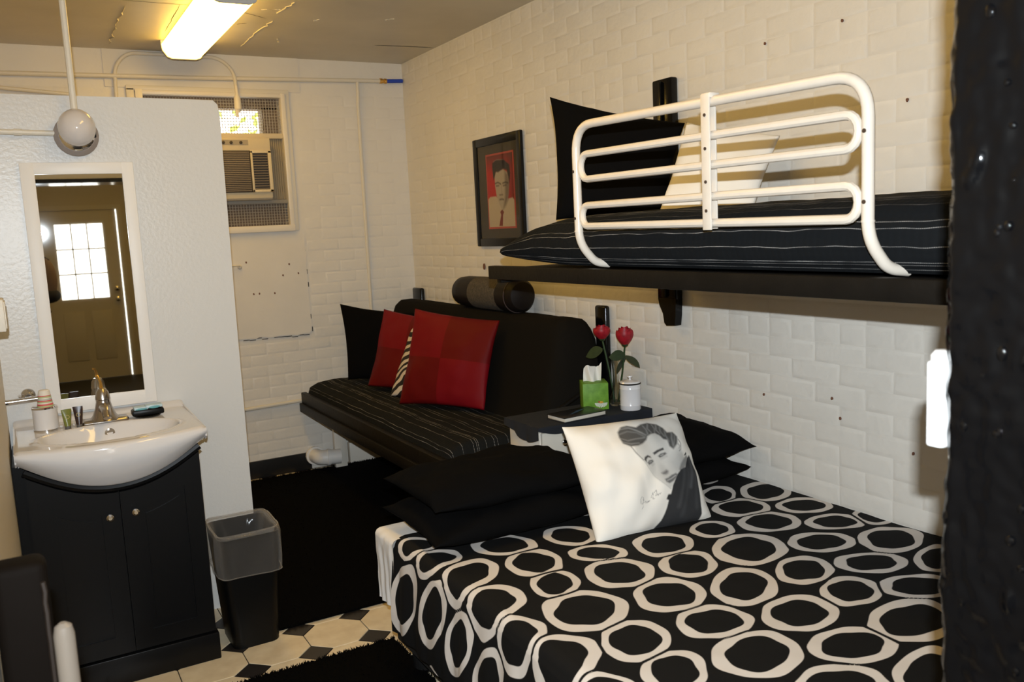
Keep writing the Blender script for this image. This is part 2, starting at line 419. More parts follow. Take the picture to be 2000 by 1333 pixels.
# plaster patch below the window, ragged right and lower edges
edge = [(0.7, 1.56), (1.60, 1.56)]
for k in range(16): z = 1.52-k*0.041; edge.append((1.615+0.012*nz(k*0.9, 1, 0), z))
for k in range(24): x = 1.60-k*0.038; edge.append((x, 0.885+0.014*nz(k*0.7, 4, 0)+0.02*(x-1.6)*-0.4))
MB().prism(edge, 'Y', YB+0.004, YB-0.007).obj('plaster_patch', plaster, wall_back, smooth=False)
mbk = MB()
for k in range(23):
    x0, x1 = 1.60-k*0.038, 1.60-(k+1)*0.038
    if nz(k*1.3, 9, 2) > -0.05:
        z0 = 0.878+0.014*nz(k*0.7, 4, 0)+0.008*(1.6-x0); mbk.box((x1, YB-0.0055, z0-0.002-0.004*abs(nz(k*2.2,1,1))), (x0, YB-0.0045, z0+0.002))
for k in range(15):
    z = 1.50-k*0.041; x = 1.617+0.012*nz(k*0.9, 1, 0)
    if nz(k*1.1, 3, 5) > 0.0: mbk.box((x-0.002, YB-0.0055, z-0.03), (x+0.003, YB-0.0045, z))
mbk.obj('crack', crack_m, wall_back, smooth=False)
MB().box((0.55, YB-0.006, 2.39), (1.66, YB+0.003, ZC)).obj('plaster_band', plaster, wall_back, smooth=False)
def wall_spot(cpx, r, which):
    if which == 'b':
        rr = ray(cpx); p = CAM+rr*((YB-0.0095)/rr.y); ax = 'Y'
    else:
        p = on_x(cpx, XR-0.0062); ax = 'X'
    poly = []
    for k in range(9):
        th = 2*math.pi*k/9; q = r*(0.75+0.5*abs(nz(k*2.1, cpx[0], cpx[1])))
        poly.append(((p.y if ax == 'X' else p.x)+q*math.cos(th), p.z+1.3*q*math.sin(th)))
    h0 = p.x if ax == 'X' else p.y
    MB().prism(poly, ax, h0, h0+0.004).obj('chip', rust_m, wall_back if which == 'b' else wall_right, smooth=False)
for q in [(481, 513), (565, 516), (537, 573), (496, 575), (507, 574), (553, 538), (583, 534)]: wall_spot(q, 0.006, 'b')
wall_spot((945, 521), 0.016, 'r')
for q in [(1491, 771), (1771, 195), (1493, 85), (1644, 40), (1624, 779), (1640, 818), (1783, 887)]: wall_spot(q, 0.005, 'r')

wall_left = struct(MB().box((XL-0.2, YF0, 0), (XL, YB, ZC)).obj('wall_left', wall_plain, smooth=False), 'cream wall at the left of the washstand')
# partition with softly rounded top corner
pp = [(XL, 0), (0.755, 0), (0.757, 1.2), (0.764, 1.99), (0.758, 2.03), (0.742, 2.046), (0.5, 2.048), (XL, 2.049)]
wall_partition = struct(MB().prism(pp, 'Y', YP, YP+0.11).obj('wall_partition', partition_paint, smooth=False), 'white plastered partition behind the washstand')
baseboard = struct(MB().rbox((XL+0.02, YB-0.016, 0), (1.545, YB+0.002, 0.112), 0.004).obj('baseboard_back', black_rough), 'black baseboard on the back wall')

# front wall of the cell: cream inside, thick black gloss paint around the doorway
wf = MB(); wf.box((XJ+0.012, YF0+0.012, 0), (XR+0.2, YF1-0.004, ZC)); wf.box((XL-0.2, YF0+0.012, 1.955), (XJ+0.02, YF1-0.004, ZC))
wall_front = struct(wf.obj('wall_front', wall_plain, smooth=False), 'thick wall with the doorway the room is seen through')
def jamb_fn(u, v):
    # profile runs along the outer face, round the outer corner, across the reveal and round the inner corner
    pts = [(1.75, YF0), (XJ+0.03, YF0), (XJ, YF0+0.03), (XJ, YF1-0.012), (XJ+0.012, YF1), (XJ+0.045, YF1)]
    ws = [0, 0.30, 0.36, 0.90, 0.95, 1.0]
    for k in range(5):
        if u <= ws[k+1]+1e-9:
            t = (u-ws[k])/(ws[k+1]-ws[k]); x = pts[k][0]*(1-t)+pts[k+1][0]*t; y = pts[k][1]*(1-t)+pts[k+1][1]*t; break
    z = v*1.975
    d = nz(x, y*1.0, z, 9)*0.003+nz(x+3, y*2, z, 30)*0.0026+nz(x, y, z+7, 70)*0.0018
    bl = max(0, nz(x+1, y*2, z*1.1, 17)-0.50)*0.03
    dx = -1 if 0.30 < u else 0; dy = -1 if u < 0.36 else (1 if u > 0.90 else 0)
    return (x+dx*(d+bl), y+dy*(d+bl)*0.8, z)
MB().grid(jamb_fn, 110, 420).obj('jamb', black_paint, wall_front, smooth=True)
rb = random.Random(12); dm = mat('wet_black_paint', (0.0022, 0.0022, 0.0025), 0.06, spec=0.5); mb = MB()
for k in range(40):
    z_, y_ = rb.uniform(0.75, 1.8), rb.uniform(0.47, 0.595); r_ = rb.uniform(0.0025, 0.006)
    mb.ellipsoid((XJ-0.0005, y_, z_), (r_*0.42, r_, r_*rb.uniform(0.7, 1.5)), 10, 6)
stuff(mb.obj('paint_drips', dm, wall_front, smooth=True))
MB().box((XL-0.2, YF0, 1.93), (XJ+0.01, YF1+0.004, 1.957)).obj('lintel', black_paint, wall_front, smooth=False)
MB().box((XJ+0.04, YF1-0.006, 0), (XR, YF1, ZC)).box((XL, YF1-0.006, 1.957), (XJ+0.04, YF1, ZC)).obj('plaster_face', plaster, wall_front, smooth=False)
MB().box((XL-0.2, YF0, 0), (XL-0.0, YF0+0.05, 1.94)).obj('left_jamb', black_paint, wall_front, smooth=False)

# hall behind the photographer
hb = MB(); hb.box((-0.6, -3.9, 0), (-0.5, YF0+0.012, ZC)); struct(hb.obj('wall_hall_left', hall_wall, smooth=False), 'dim hall wall left of the outer door')
hb = MB(); hb.box((1.75, -3.9, 0), (1.85, YF0+0.02, ZC)); struct(hb.obj('wall_hall_right', hall_wall, smooth=False), 'dim hall wall right of the outer door')
struct(MB().box((-0.6, YF0+0.0, 0), (XL-0.19, YF0+0.1, ZC)).obj('wall_hall_front', hall_wall, smooth=False), 'hall wall beside the doorway')
DX0, DX1, DY, DZ = -0.135, 0.675, -3.80, 1.92
hb = MB(); hb.box((-0.6, DY-0.1, 0), (DX0-0.05, DY, ZC)); hb.box((DX1+0.05, DY-0.1, 0), (1.85, DY, ZC)); hb.box((DX0-0.05, DY-0.1, DZ+0.05), (DX1+0.05, DY, ZC))
struct(hb.obj('wall_hall_back', hall_wall, smooth=False), 'hall wall around the outer door')
door_m = mat('door_paint', (0.60, 0.56, 0.47), 0.5)
door = thing('door_1', 'beige outer door with nine window panes, seen in the mirror', 'door', (0.27, DY, 0)); door['kind'] = 'structure'
GX0, GX1, GZ0, GZ1 = 0.03, 0.515, 0.925, 1.765
hb = MB(); hb.box((DX0, DY-0.06, 0.0), (GX0, DY-0.02, DZ)); hb.box((GX1, DY-0.06, 0.0), (DX1-0.012, DY-0.02, DZ)); hb.box((GX0, DY-0.06, 0.0), (GX1, DY-0.02, GZ0)); hb.box((GX0, DY-0.06, GZ1), (GX1, DY-0.02, DZ))
hb.obj('door_leaf', door_m, door, smooth=False)
hb = MB(); hb.box((DX0-0.05, DY-0.1, 0), (DX0, DY+0.01, DZ+0.05)); hb.box((DX1, DY-0.1, 0), (DX1+0.05, DY+0.01, DZ+0.05)); hb.box((DX0, DY-0.1, DZ), (DX1, DY+0.01, DZ+0.05)); hb.obj('door_frame', door_m, door, smooth=False)
pane_me = None
for i in range(3):
    for j in range(3):
        a, b = GX0+(GX1-GX0)*i/3, GX0+(GX1-GX0)*(i+1)/3; zz0, zz1 = GZ0+(GZ1-GZ0)*j/3, GZ0+(GZ1-GZ0)*(j+1)/3
        MB().box((a+0.002, DY-0.043, zz0+0.002), (b-0.002, DY-0.039, zz1-0.002)).obj('pane', mat('pane_glass', (1, 1, 1), 0.0, trans=1.0, ior=1.02), door, smooth=False)
for k in (1, 2):
    x = GX0+(GX1-GX0)*k/3; MB().box((x-0.008, DY-0.052, GZ0), (x+0.008, DY-0.03, GZ1)).obj('muntin', door_m, door, smooth=False)
    z = GZ0+(GZ1-GZ0)*k/3; MB().box((GX0, DY-0.052, z-0.008), (GX1, DY-0.03, z+0.008)).obj('muntin', door_m, door, smooth=False)
for a, b in ((0.02, 0.24), (0.31, 0.53)):
    MB().rbox((a, DY-0.024, 0.22), (b, DY-0.012, 0.78), 0.006).obj('door_panel', door_m, door)
for z in (0.90, 1.02):
    MB().lathe([(0.018, 0), (0.012, 0.02), (0.028, 0.035), (0.028, 0.05), (0.01, 0.06)], (0.60, DY-0.02, z), 'Y').obj('door_knob', chrome, door)
bag = thing('shoulder_bag', 'tan and black bag hanging near the outer door, seen in the mirror', 'bag', (-0.10, -2.2, 0.95))
MB().ellipsoid((-0.06, -2.2, 1.22), (0.09, 0.06, 0.2), 18, 12).obj('bag_body', mat('tan_cloth', (0.24, 0.17, 0.13), 0.8), bag)
MB().ellipsoid((-0.05, -2.2, 1.06), (0.098, 0.066, 0.07), 18, 10).obj('bag_base', mat('bag_black', (0.012, 0.013, 0.02), 0.7), bag)
MB().tube([(-0.12, -2.2, 1.12), (-0.13, -2.2, 1.3), (-0.09, -2.2, 1.46), (-0.03, -2.2, 1.40), (-0.01, -2.2, 1.2)], 0.013, 8).obj('strap', MATS['bag_black'], bag)
MB().tube([(-0.07, -2.2, 1.03), (-0.08, -2.2, 0.96), (-0.06, -2.2, 0.9)], 0.012, 8).obj('loose_strap', MATS['bag_black'], bag)
MB().tube([(-0.51, -2.2, 1.46), (-0.09, -2.2, 1.46)], 0.006, 8).obj('hanging_rod', chrome, bag)
exec_marker = 'objects'

# ------------------------------------------------------------------ window with screens
win = thing('window_1', 'deep window with wire mesh screens around the air conditioner', 'window', (1.13, YB, WZ0)); win['kind'] = 'structure'
# moulded outer trim
MB().rbox((0.655, YB-0.018, WZ0-0.03), (0.70, YB+0.0, 2.386), 0.004).rbox((1.555, YB-0.016, WZ0-0.028), (1.585, YB+0.0, 2.392), 0.004).rbox((0.655, YB-0.018, 2.372), (1.585, YB+0.0, 2.402), 0.004).obj('outer_trim', pipe_paint, win)
MB().rbox((0.70, YB-0.031, WZ0-0.028), (0.74, YB+0.03, 2.380), 0.004).rbox((1.528, YB-0.031, WZ0-0.028), (1.556, YB+0.03, 2.380), 0.004).rbox((0.70, YB-0.03, 2.352), (1.556, YB+0.03, 2.376), 0.004).rbox((0.70, YB-0.034, WZ0-0.032), (1.556, YB+0.03, WZ0+0.008), 0.004).obj('casing', cream_metal, win)
MB().rbox((0.74, YB-0.012, 2.108), (1.528, YB+0.04, 2.14), 0.004).obj('sash_rail', ac_cream, win)
MB().rbox((0.74, YB-0.012, 1.714), (1.528, YB+0.04, 1.738), 0.003).obj('sill_rail', mat('grey_metal', (0.30, 0.27, 0.22), 0.5), win)
# weathered outer frame seen through the mesh
MB().box((0.74, YB+0.10, 2.30), (1.54, YB+0.2, 2.37)).box((1.44, YB+0.10, 2.13), (1.54, YB+0.2, 2.31)).box((0.70, YB+0.10, 2.10), (1.54, YB+0.2, 2.135)).obj('outer_frame', outer_wood, win, smooth=False)
wm = MB()
def screen(x0, x1, z0, z1, y, sp):
    nx = int((x1-x0)/sp); nzv = int((z1-z0)/sp); w = 0.0016
    for i in range(nx+1): x = x0+(x1-x0)*i/nx; wm.box((x-w, y-w, z0), (x+w, y+w, z1))
    for j in range(nzv+1): z = z0+(z1-z0)*j/nzv; wm.box((x0, y-w*0.6, z-w), (x1, y+w*1.6, z+w))
screen(0.74, 1.528, 2.14, 2.352, YB+0.012, 0.0165)
stuff(wm.obj('wire_screen', wire_m, win, smooth=False))
wm = MB(); screen(0.74, 1.528, WZ0+0.008, 1.714, YB+0.012, 0.0165)
stuff(wm.obj('wire_screen', wire_m, win, smooth=False))
MB().box((0.74, YB+0.14, 2.14), (1.44, YB+0.144, 2.30)).obj('pane', MATS['pane_glass'], win, smooth=False)
MB().box((0.74, YB+0.10, WZ0), (1.54, YB+0.12, 1.72)).obj('lower_panel', outer_wood, win, smooth=False)
MB().box((0.70, YB+0.19, 1.50), (1.60, YB+0.215, 2.12)).obj('outer_board', outer_wood, win, smooth=False)
# accordion filler right of the air conditioner
pr = []
for k in range(17): pr.append((1.425+k*0.0065, YB+0.01+(0.008 if k % 2 else 0)))
pr += [(1.53, YB+0.03), (1.425, YB+0.03)]
MB().prism(pr, 'Z', 1.74, 2.108).obj('accordion_panel', accord_m, win, smooth=False)

# greenery outside
lv = MB(); rnd = random.Random(5)
for k in range(1400):
    p = Vector((rnd.uniform(-0.6, 2.6), YB+1.4+rnd.uniform(0, 1.0), rnd.uniform(1.4, 3.4)))
    a = Vector((rnd.uniform(-1,1), rnd.uniform(-1,1), rnd.uniform(-1,1))).normalized(); b = a.orthogonal().normalized(); s = rnd.uniform(0.03, 0.07)
    lv.add([p-a*s, p+b*s*0.45, p+a*s, p-b*s*0.45], [(0, 1, 2, 3)])
bush = tag(lv.obj('shrub_foliage', mat('bright_leaf', (0.42, 0.55, 0.08), 0.6), smooth=False), 'sunlit green leaves outside the air conditioner window', 'foliage'); stuff(bush)

# ------------------------------------------------------------------ air conditioner
ac = thing('air_conditioner', 'beige window air conditioner with brown grille', 'air conditioner', (1.11, 5.40, 1.73))
AX0, AX1, AY = 0.80, 1.425, 5.40
MB().rbox((AX0, AY+0.012, 1.745), (AX1, YB+0.18, 2.106), 0.008).obj('housing', ac_cream, ac)
MB().rbox((AX0-0.004, AY-0.004, 2.028), (AX1+0.002, AY+0.014, 2.106), 0.006).obj('control_panel', ac_cream, ac)
MB().box((AX0+0.05, AY-0.006, 2.062), (1.295, AY-0.003, 2.092)).obj('control_strip', accord_m, ac, smooth=False)
for x in (1.15, 1.195, 1.252):
    MB().lathe([(0.009, 0), (0.009, -0.008), (0.004, -0.012)], (x, AY-0.005, 2.076), 'Y', 10).obj('dial', ac_dark, ac)
MB().rbox((AX0, AY-0.006, 1.782), (1.300, AY+0.008, 2.028), 0.004).obj('grille_back', ac_dark, ac)
for k in range(22):
    z = 1.789+k*0.0108; MB().box((AX0+0.01, AY-0.011, z), (1.293, AY-0.005, z+0.0055)).obj('grille_slat', ac_brown, ac, smooth=False)
fr = MB(); fr.rbox((1.302, AY-0.010, 1.782), (1.314, AY+0.012, 2.028), 0.002); fr.rbox((1.406, AY-0.010, 1.782), (1.426, AY+0.012, 2.028), 0.002); fr.rbox((1.302, AY-0.010, 1.782), (1.426, AY+0.012, 1.797), 0.002); fr.rbox((1.302, AY-0.010, 2.014), (1.426, AY+0.012, 2.03), 0.002)
fr.obj('vent_frame', ac_cream, ac)
MB().box((1.312, AY+0.004, 1.795), (1.408, AY+0.01, 2.016)).obj('vent_back', ac_dark, ac, smooth=False)
for k in range(14):
    z = 1.801+k*0.0152; MB().box((1.314, AY-0.006, z), (1.406, AY+0.002, z+0.004)).obj('vent_louvre', ac_brown, ac, smooth=False)
MB().rbox((AX0, AY+0.015, 1.735), (AX1-0.004, YB+0.02, 1.782), 0.004).obj('base_pan', MATS['grey_metal'], ac)

# ------------------------------------------------------------------ pipes on the back wall
yp = YB-0.022
cp = tag(MB().tube([(-0.08, yp, 2.438), (1.0, yp, 2.452), (2.19, yp, 2.479)], 0.013, 10).obj('conduit_pipe', pipe_paint), 'long cream conduit along the top of the back wall', 'pipe')
tag(MB().tube([(-0.08, yp-0.002, 2.372), (0.37, yp-0.002, 2.338)], 0.011, 10).obj('conduit_pipe', pipe_paint), 'short sloping cream pipe below the long conduit, top left', 'pipe')
tag(MB().tube([(2.035, yp+0.002, 2.468), (2.033, yp+0.002, 2.36), (2.031, yp+0.006, 2.34), (2.022, yp+0.006, 0.9), (2.02, yp+0.006, 0.5)], 0.011, 10).obj('drop_pipe', pipe_paint), 'thin vertical cream pipe down the back wall near the corner', 'pipe')
hose = thing('water_hose', 'short blue hose with brass fitting in the ceiling corner', 'hose', (2.2, yp, 2.48))
MB().tube([(2.235, yp, 2.480), (2.345, yp, 2.485)], 0.0125, 12).obj('hose', blue_hose, hose)
MB().lathe([(0.013, 0), (0.017, 0.002), (0.017, 0.018), (0.012, 0.022), (0.012, 0.028), (0.017, 0.032), (0.017, 0.046), (0.013, 0.05)], (2.186, yp, 2.479), 'X', 12).obj('fitting', brass, hose)
arch = thing('window_cord', 'cream cable arching over the window with a plug end', 'cable', (1.26, YB, 2.25))
MB().tube(fillet([(0.60, YB-0.02, 2.30), (0.607, YB-0.02, 2.50), (0.68, YB-0.02, 2.578), (1.18, YB-0.024, 2.575), (1.262, YB-0.03, 2.50), (1.262, YB-0.05, 2.36)], [0,0.05,0.12,0.14,0.1,0]), 0.0105, 10).obj('cable', pipe_paint, arch)
MB().lathe([(0.008, 0.05), (0.012, 0.0), (0.020, -0.02), (0.022, -0.085), (0.014, -0.095), (0.012, -0.105)], (1.262, YB-0.052, 2.36), 'Z', 12).rbox((1.244, YB-0.066, 2.228), (1.262, YB-0.05, 2.27), 0.003).obj('plug', cream_metal, arch)
tag(MB().tube([(0.80, YB-0.022, 0.443), (1.56, YB-0.022, 0.462), (1.9, YB-0.022, 0.47)], 0.012, 10).obj('low_pipe', pipe_paint), 'cream pipe running low along the back wall to the couch', 'pipe')
hook = thing('wall_hook', 'small cream hook on the back wall below the window', 'hook', (1.17, YB, 1.34))
MB().tube(fillet([(1.10, YB-0.005, 1.345), (1.10, YB-0.03, 1.345), (1.195, YB-0.03, 1.345), (1.197, YB-0.004, 1.335)], 0.01), 0.006, 8).obj('hook_bar', pipe_paint, hook)
MB().ellipsoid((1.198, YB-0.012, 1.336), (0.014, 0.012, 0.014)).obj('hook_base', pipe_paint, hook)
drain = thing('drain_fitting', 'white drain pipe elbow on the floor beside the baseboard', 'pipe', (1.62, 5.38, 0))
MB().tube(fillet([(1.565, 5.44, 0.09), (1.575, 5.36, 0.09), (1.70, 5.345, 0.085)], 0.05), 0.048, 16).obj('elbow', white_paint, drain)
MB().tube([(1.615, 5.352, 0.089), (1.633, 5.349, 0.088)], 0.054, 16).obj('collar', white_paint, drain)
MB().tube([(1.565, 5.46, 0.09), (1.565, 5.44, 0.09)], 0.06, 16).obj('flange', white_paint, drain)
tag(MB().rbox((1.672, 5.36, 0), (1.752, 5.40, 0.42), 0.006).obj('support_post', cream_metal), 'white painted post under the far end of the couch', 'post')
tag(MB().rbox((1.79, 5.42, 0.0), (2.3, 5.47, 0.14), 0.006).obj('low_board', cream_metal), 'white board along the wall under the couch', 'board')

# ------------------------------------------------------------------ ceiling light
lens_m = mat('lit_lens', (0.9, 0.9, 0.85), 0.4, emit=((1.0, 0.60, 0.10), LENS_EMIT))
metal_w = mat('fixture_metal', (0.55, 0.53, 0.50), 0.4)
def fixture(label, FX, FY0, FY1):
    fx = thing('ceiling_light', label, 'ceiling light', (FX, (FY0+FY1)/2, ZC))
    pr = [(FX-0.112, 2.575), (FX-0.108, 2.545), (FX-0.085, 2.512), (FX-0.06, 2.503), (FX+0.06, 2.503), (FX+0.085, 2.512), (FX+0.108, 2.545), (FX+0.112, 2.575)]
    MB().prism(pr, 'Y', FY0+0.012, FY1-0.012).obj('lens', lens_m, fx, smooth=None, angle=40)
    pe = [(x+(0.003 if x > FX else -0.003), z-0.003) for x, z in pr]
    pe = [(FX-0.116, ZC)]+pe+[(FX+0.116, ZC)]
    for a, b in ((FY0, FY0+0.012), (FY1-0.012, FY1)): MB().prism(pe, 'Y', a, b).obj('end_cap', metal_w, fx, smooth=False)
    MB().box((FX-0.10, FY0+0.012, 2.576), (FX+0.10, FY1-0.012, ZC)).obj('housing', metal_w, fx, smooth=False)
fixture('lit fluorescent ceiling fixture with white wraparound lens', 0.935, 3.91, 5.18)
fixture('added unseen fluorescent fixture on the hall ceiling, brightening the mirrored hall', 0.75, -2.6, -1.33)  # added hall light, itself unseen, to lift the hall reflected in the mirror
fixture('second fluorescent ceiling fixture, nearer the doorway than the first', 0.935, 1.55, 2.82)

# ------------------------------------------------------------------ partition: lamp, conduit, mirror, holder
lamp = thing('jar_lamp', 'white porcelain globe lamp above the mirror', 'wall lamp', (0.247, YP, 1.92))
MB().lathe([(0.030, 0.0), (0.070, -0.004), (0.075, -0.02), (0.060, -0.04)], (0.247, YP, 1.905), 'Y', 24).obj('base', mat('lamp_base', (0.30, 0.26, 0.24), 0.15), lamp)
MB().ellipsoid((0.247, YP-0.085, 1.925), (0.062, 0.062, 0.066), 28, 18).obj('globe', mat('porcelain_globe', (0.62, 0.58, 0.56), 0.08, coat=0.5), lamp)
MB().lathe([(0.055, 0), (0.058, -0.006), (0.045, -0.012)], (0.247, YP-0.04, 1.905), 'Y', 24).obj('collar', chrome, lamp)
MB().rbox((0.303, YP-0.05, 1.895), (0.311, YP-0.035, 1.925), 0.003).obj('switch', plastic_black, lamp)
tag(MB().tube([(0.247, YP-0.055, 1.985), (0.247, YP-0.055, 2.07), (0.247, YP-0.05, ZC)], 0.0115, 10).obj('lamp_conduit', pipe_paint), 'vertical conduit from the ceiling to the globe lamp', 'pipe')
cl = thing('lamp_feed_pipe', 'horizontal conduit from the left wall to the globe lamp', 'pipe', (0.05, YP-0.018, 1.915))
MB().tube([(XL, YP-0.016, 1.918), (0.19, YP-0.016, 1.912)], 0.010, 10).obj('pipe', pipe_paint, cl)
MB().tube([(0.05, YP-0.016, 1.9155), (0.075, YP-0.016, 1.9145)], 0.0125, 10).obj('coupling', pipe_paint, cl)

mir = thing('wall_mirror', 'tall mirror in a plain white frame above the washstand', 'mirror', (0.24, YP-0.012, 0.9))
mir.matrix_basis = Matrix.Translation((0.24, YP-0.012, 0.9)) @ Matrix.Rotation(math.radians(-1.56), 4, 'Z')
def mlocal(mb, name, m, **k):
    o = mb.obj(name, m, **k); o.parent = mir; return o
fw0, fw1, fz0, fz1 = -0.187, 0.187, -0.003, 0.909
gx0, gx1, gz0, gz1 = -0.145, 0.150, 0.043, 0.871
mlocal(MB().rbox((fw0, -0.009, fz0), (gx0+0.004, 0.009, fz1), 0.002), 'frame_stile', frame_white)
mlocal(MB().rbox((gx1-0.004, -0.009, fz0), (fw1, 0.009, fz1), 0.002), 'frame_stile', frame_white)
mlocal(MB().rbox((gx0, -0.0088, fz0), (gx1, 0.009, gz0+0.004), 0.002), 'frame_rail', frame_white)
mlocal(MB().rbox((gx0, -0.0088, gz1-0.004), (gx1, 0.009, fz1), 0.002), 'frame_rail', frame_white)
mlocal(MB().box((gx0, -0.003, gz0), (gx1, 0.002, gz1)), 'mirror_glass', mirror_m, smooth=False)

hold = thing('bar_holder', 'short chrome towel bar on the left of the washstand', 'towel bar', (-0.02, YP, 0.97))
MB().lathe([(0.024, 0), (0.024, -0.006), (0.018, -0.014), (0.010, -0.02), (0.010, -0.06)], (-0.005, YP, 0.978), 'Y', 20).obj('rosette', chrome, hold)
MB().tube([(XL, YP-0.065, 0.968), (0.028, YP-0.062, 0.970)], 0.0095, 12).obj('bar', chrome, hold)
MB().ellipsoid((-0.03, YP-0.03, 0.982), (0.008, 0.03, 0.006), 10, 6).obj('arm', chrome, hold)
sb = thing('wall_box', 'small cream box on the left wall at the picture edge', 'box', (XL, 3.0, 1.28))
MB().rbox((XL, 2.92, 1.268), (XL+0.040, 3.06, 1.362), 0.004).obj('box_body', wall_plain, sb)
MB().rbox((XL+0.038, 2.93, 1.276), (XL+0.043, 3.05, 1.354), 0.002).obj('cover_plate', wall_plain, sb)

# ------------------------------------------------------------------ washstand
van = thing('vanity_cabinet', 'black two-door vanity cabinet under the white sink', 'cabinet', (0.23, 3.37, 0))
VX0, VX1, VY = -0.045, 0.497, 3.16
def arc_z(x, d=0.0):          # lower edge of the basin belly
    t = (x-0.226)/0.29; t = max(-1, min(1, t)); return 0.820-0.108*(1-abs(t)**2.1)**1.15+d
body = [(VX0, 0.0), (VX1, 0.0)]+[(VX1-(VX1-VX0)*k/24, arc_z(VX1-(VX1-VX0)*k/24)) for k in range(25)]
MB().prism(body, 'Y', VY+0.018, 3.585).obj('body', vanity_black, van, smooth=False)
MB().box((XL+0.002, VY+0.06, 0.0), (VX0+0.002, 3.585, 0.80)).obj('gap_shade', vanity_black, van, smooth=False)  # black strip added in the gap by the wall, stands in for shade
MB().rbox((VX0-0.006, VY-0.012, 0.0), (VX1+0.006, VY+0.03, 0.10), 0.004).obj('plinth', vanity_black, van)
# moulding that follows the arc
up = [(VX0+(VX1-VX0)*k/30, VY-0.002, arc_z(VX0+(VX1-VX0)*k/30)-0.018) for k in range(31)]
MB().tube(up, 0.014, 8).obj('moulding', vanity_black, van)
def door_poly(a, b, z0, dz, ins):
    return [(a+ins, z0), (b-ins, z0)]+[((b-ins)-(b-a-2*ins)*k/14, arc_z((b-ins)-(b-a-2*ins)*k/14)-dz) for k in range(15)]
for a, b, kx, kz in ((VX0+0.004, 0.2245, 0.190, 0.598), (0.2275, VX1-0.004, 0.270, 0.602)):
    dr = MB().prism(door_poly(a, b, 0.108, 0.036, 0), 'Y', VY, VY+0.018).obj('door', vanity_black, van, smooth=False)
    MB().prism(door_poly(a, b, 0.108, 0.036, 0.0)[:2]+[(b, 0.17), (a, 0.17)], 'Y', VY-0.007, VY+0.001).obj('bottom_rail', vanity_black, dr, smooth=False)
    for s0, s1 in ((a, a+0.058), (b-0.058, b)):
        st = [(s0, 0.17), (s1, 0.17)]+[(s1-(s1-s0)*k/5, arc_z(s1-(s1-s0)*k/5)-0.036) for k in range(6)]
        MB().prism(st, 'Y', VY-0.007, VY+0.001).obj('stile', vanity_black, dr, smooth=False)
    tr = [(b-0.058-(b-a-0.116)*k/10, arc_z(b-0.058-(b-a-0.116)*k/10)-0.036) for k in range(11)]
    tr2 = [(x, z-0.075) for x, z in tr][::-1]
    MB().prism(tr+tr2, 'Y', VY-0.007, VY+0.001).obj('top_rail', vanity_black, dr, smooth=False)
    pan = [(a+0.075, 0.195), (b-0.075, 0.195)]+[(b-0.075-(b-a-0.15)*k/10, arc_z(b-0.075-(b-a-0.15)*k/10)-0.135) for k in range(11)]
    MB().prism(pan, 'Y', VY-0.004, VY+0.001).obj('panel', vanity_black, dr, smooth=False)
    MB().lathe([(0.005, 0), (0.005, -0.012), (0.012, -0.018), (0.012, -0.024), (0.006, -0.03)], (kx, VY-0.006, kz), 'Y', 14).obj('knob', chrome, dr)

sink = thing('vanity_sink', 'glossy white ceramic sink top with bowed front', 'sink', (0.23, 3.35, 0.82))
SX0, SX1, SYB, STZ = -0.064, 0.520, 3.597, 0.868
def sy_front(x):
    t = (x-0.228)/0.292; return 3.115-0.075*max(0, 1-t*t)**0.9
def sink_fn(u, v):
    x = SX0+(SX1-SX0)*(u+0.02*math.sin(2*math.pi*u)); yf = sy_front(x)
    if v <= 0.70:
        t = v/0.70; y = SYB+(yf-SYB)*t; z = STZ
        z += 0.020*max(0, 1-(SYB-y)/0.035)**0.6 if SYB-y < 0.035 else 0
        ex, ey = (x-0.228)/0.222, (y-3.245)/0.152; r = math.sqrt(ex*ex+ey*ey)
        if r < 1: z -= 0.115*(1-r**2.6)**0.9
        elif r < 1.09: z += 0.004*math.sin((r-1)/0.09*math.pi)
        edge = min(1, (y-yf)/0.02); z -= 0.008*(1-edge)**2
        ee = min((x-SX0), (SX1-x))/0.012; z -= 0.006*max(0, 1-ee)**2
    else:
        t = (v-0.70)/0.30; zb = arc_z(x); z = (STZ-0.008)+(zb-(STZ-0.008))*min(1, t/0.9)
        tt = (x-0.228)/0.292; bulge = 0.010*math.sin(math.pi*min(1, t/0.5)*0.5)
        y = yf-bulge*(1-t)+(VY+0.0-yf)*max(0, t-0.15)**1.7*1.05
        y = min(y, VY+0.01) if t < 0.999 else VY+0.03
    return (x, y, z)
MB().grid(sink_fn, 90, 110).obj('basin', porcelain, sink, smooth=True)
for xx in (SX0, SX1):
    s = [(3.115, STZ-0.008), (SYB, STZ+0.005), (SYB, 0.815), (3.14, 0.815), (3.118, 0.83)]
    MB().prism(s, 'X', xx-0.001 if xx < 0 else xx-0.004, xx+0.004 if xx < 0 else xx+0.001).obj('side', porcelain, sink, smooth=False)
MB().box((SX0+0.006, 3.165, 0.808), (VX0+0.01, SYB, 0.818)).obj('rim_underside', porcelain, sink, smooth=False)
MB().box((VX1-0.01, 3.165, 0.808), (SX1-0.006, SYB, 0.818)).obj('rim_underside', porcelain, sink, smooth=False)
MB().lathe([(0.0155, 0.0), (0.017, -0.003), (0.010, -0.004), (0.009, 0.003)], (0.235, 3.383, 0.838), 'Y', 18).obj('overflow_ring', chrome, sink)

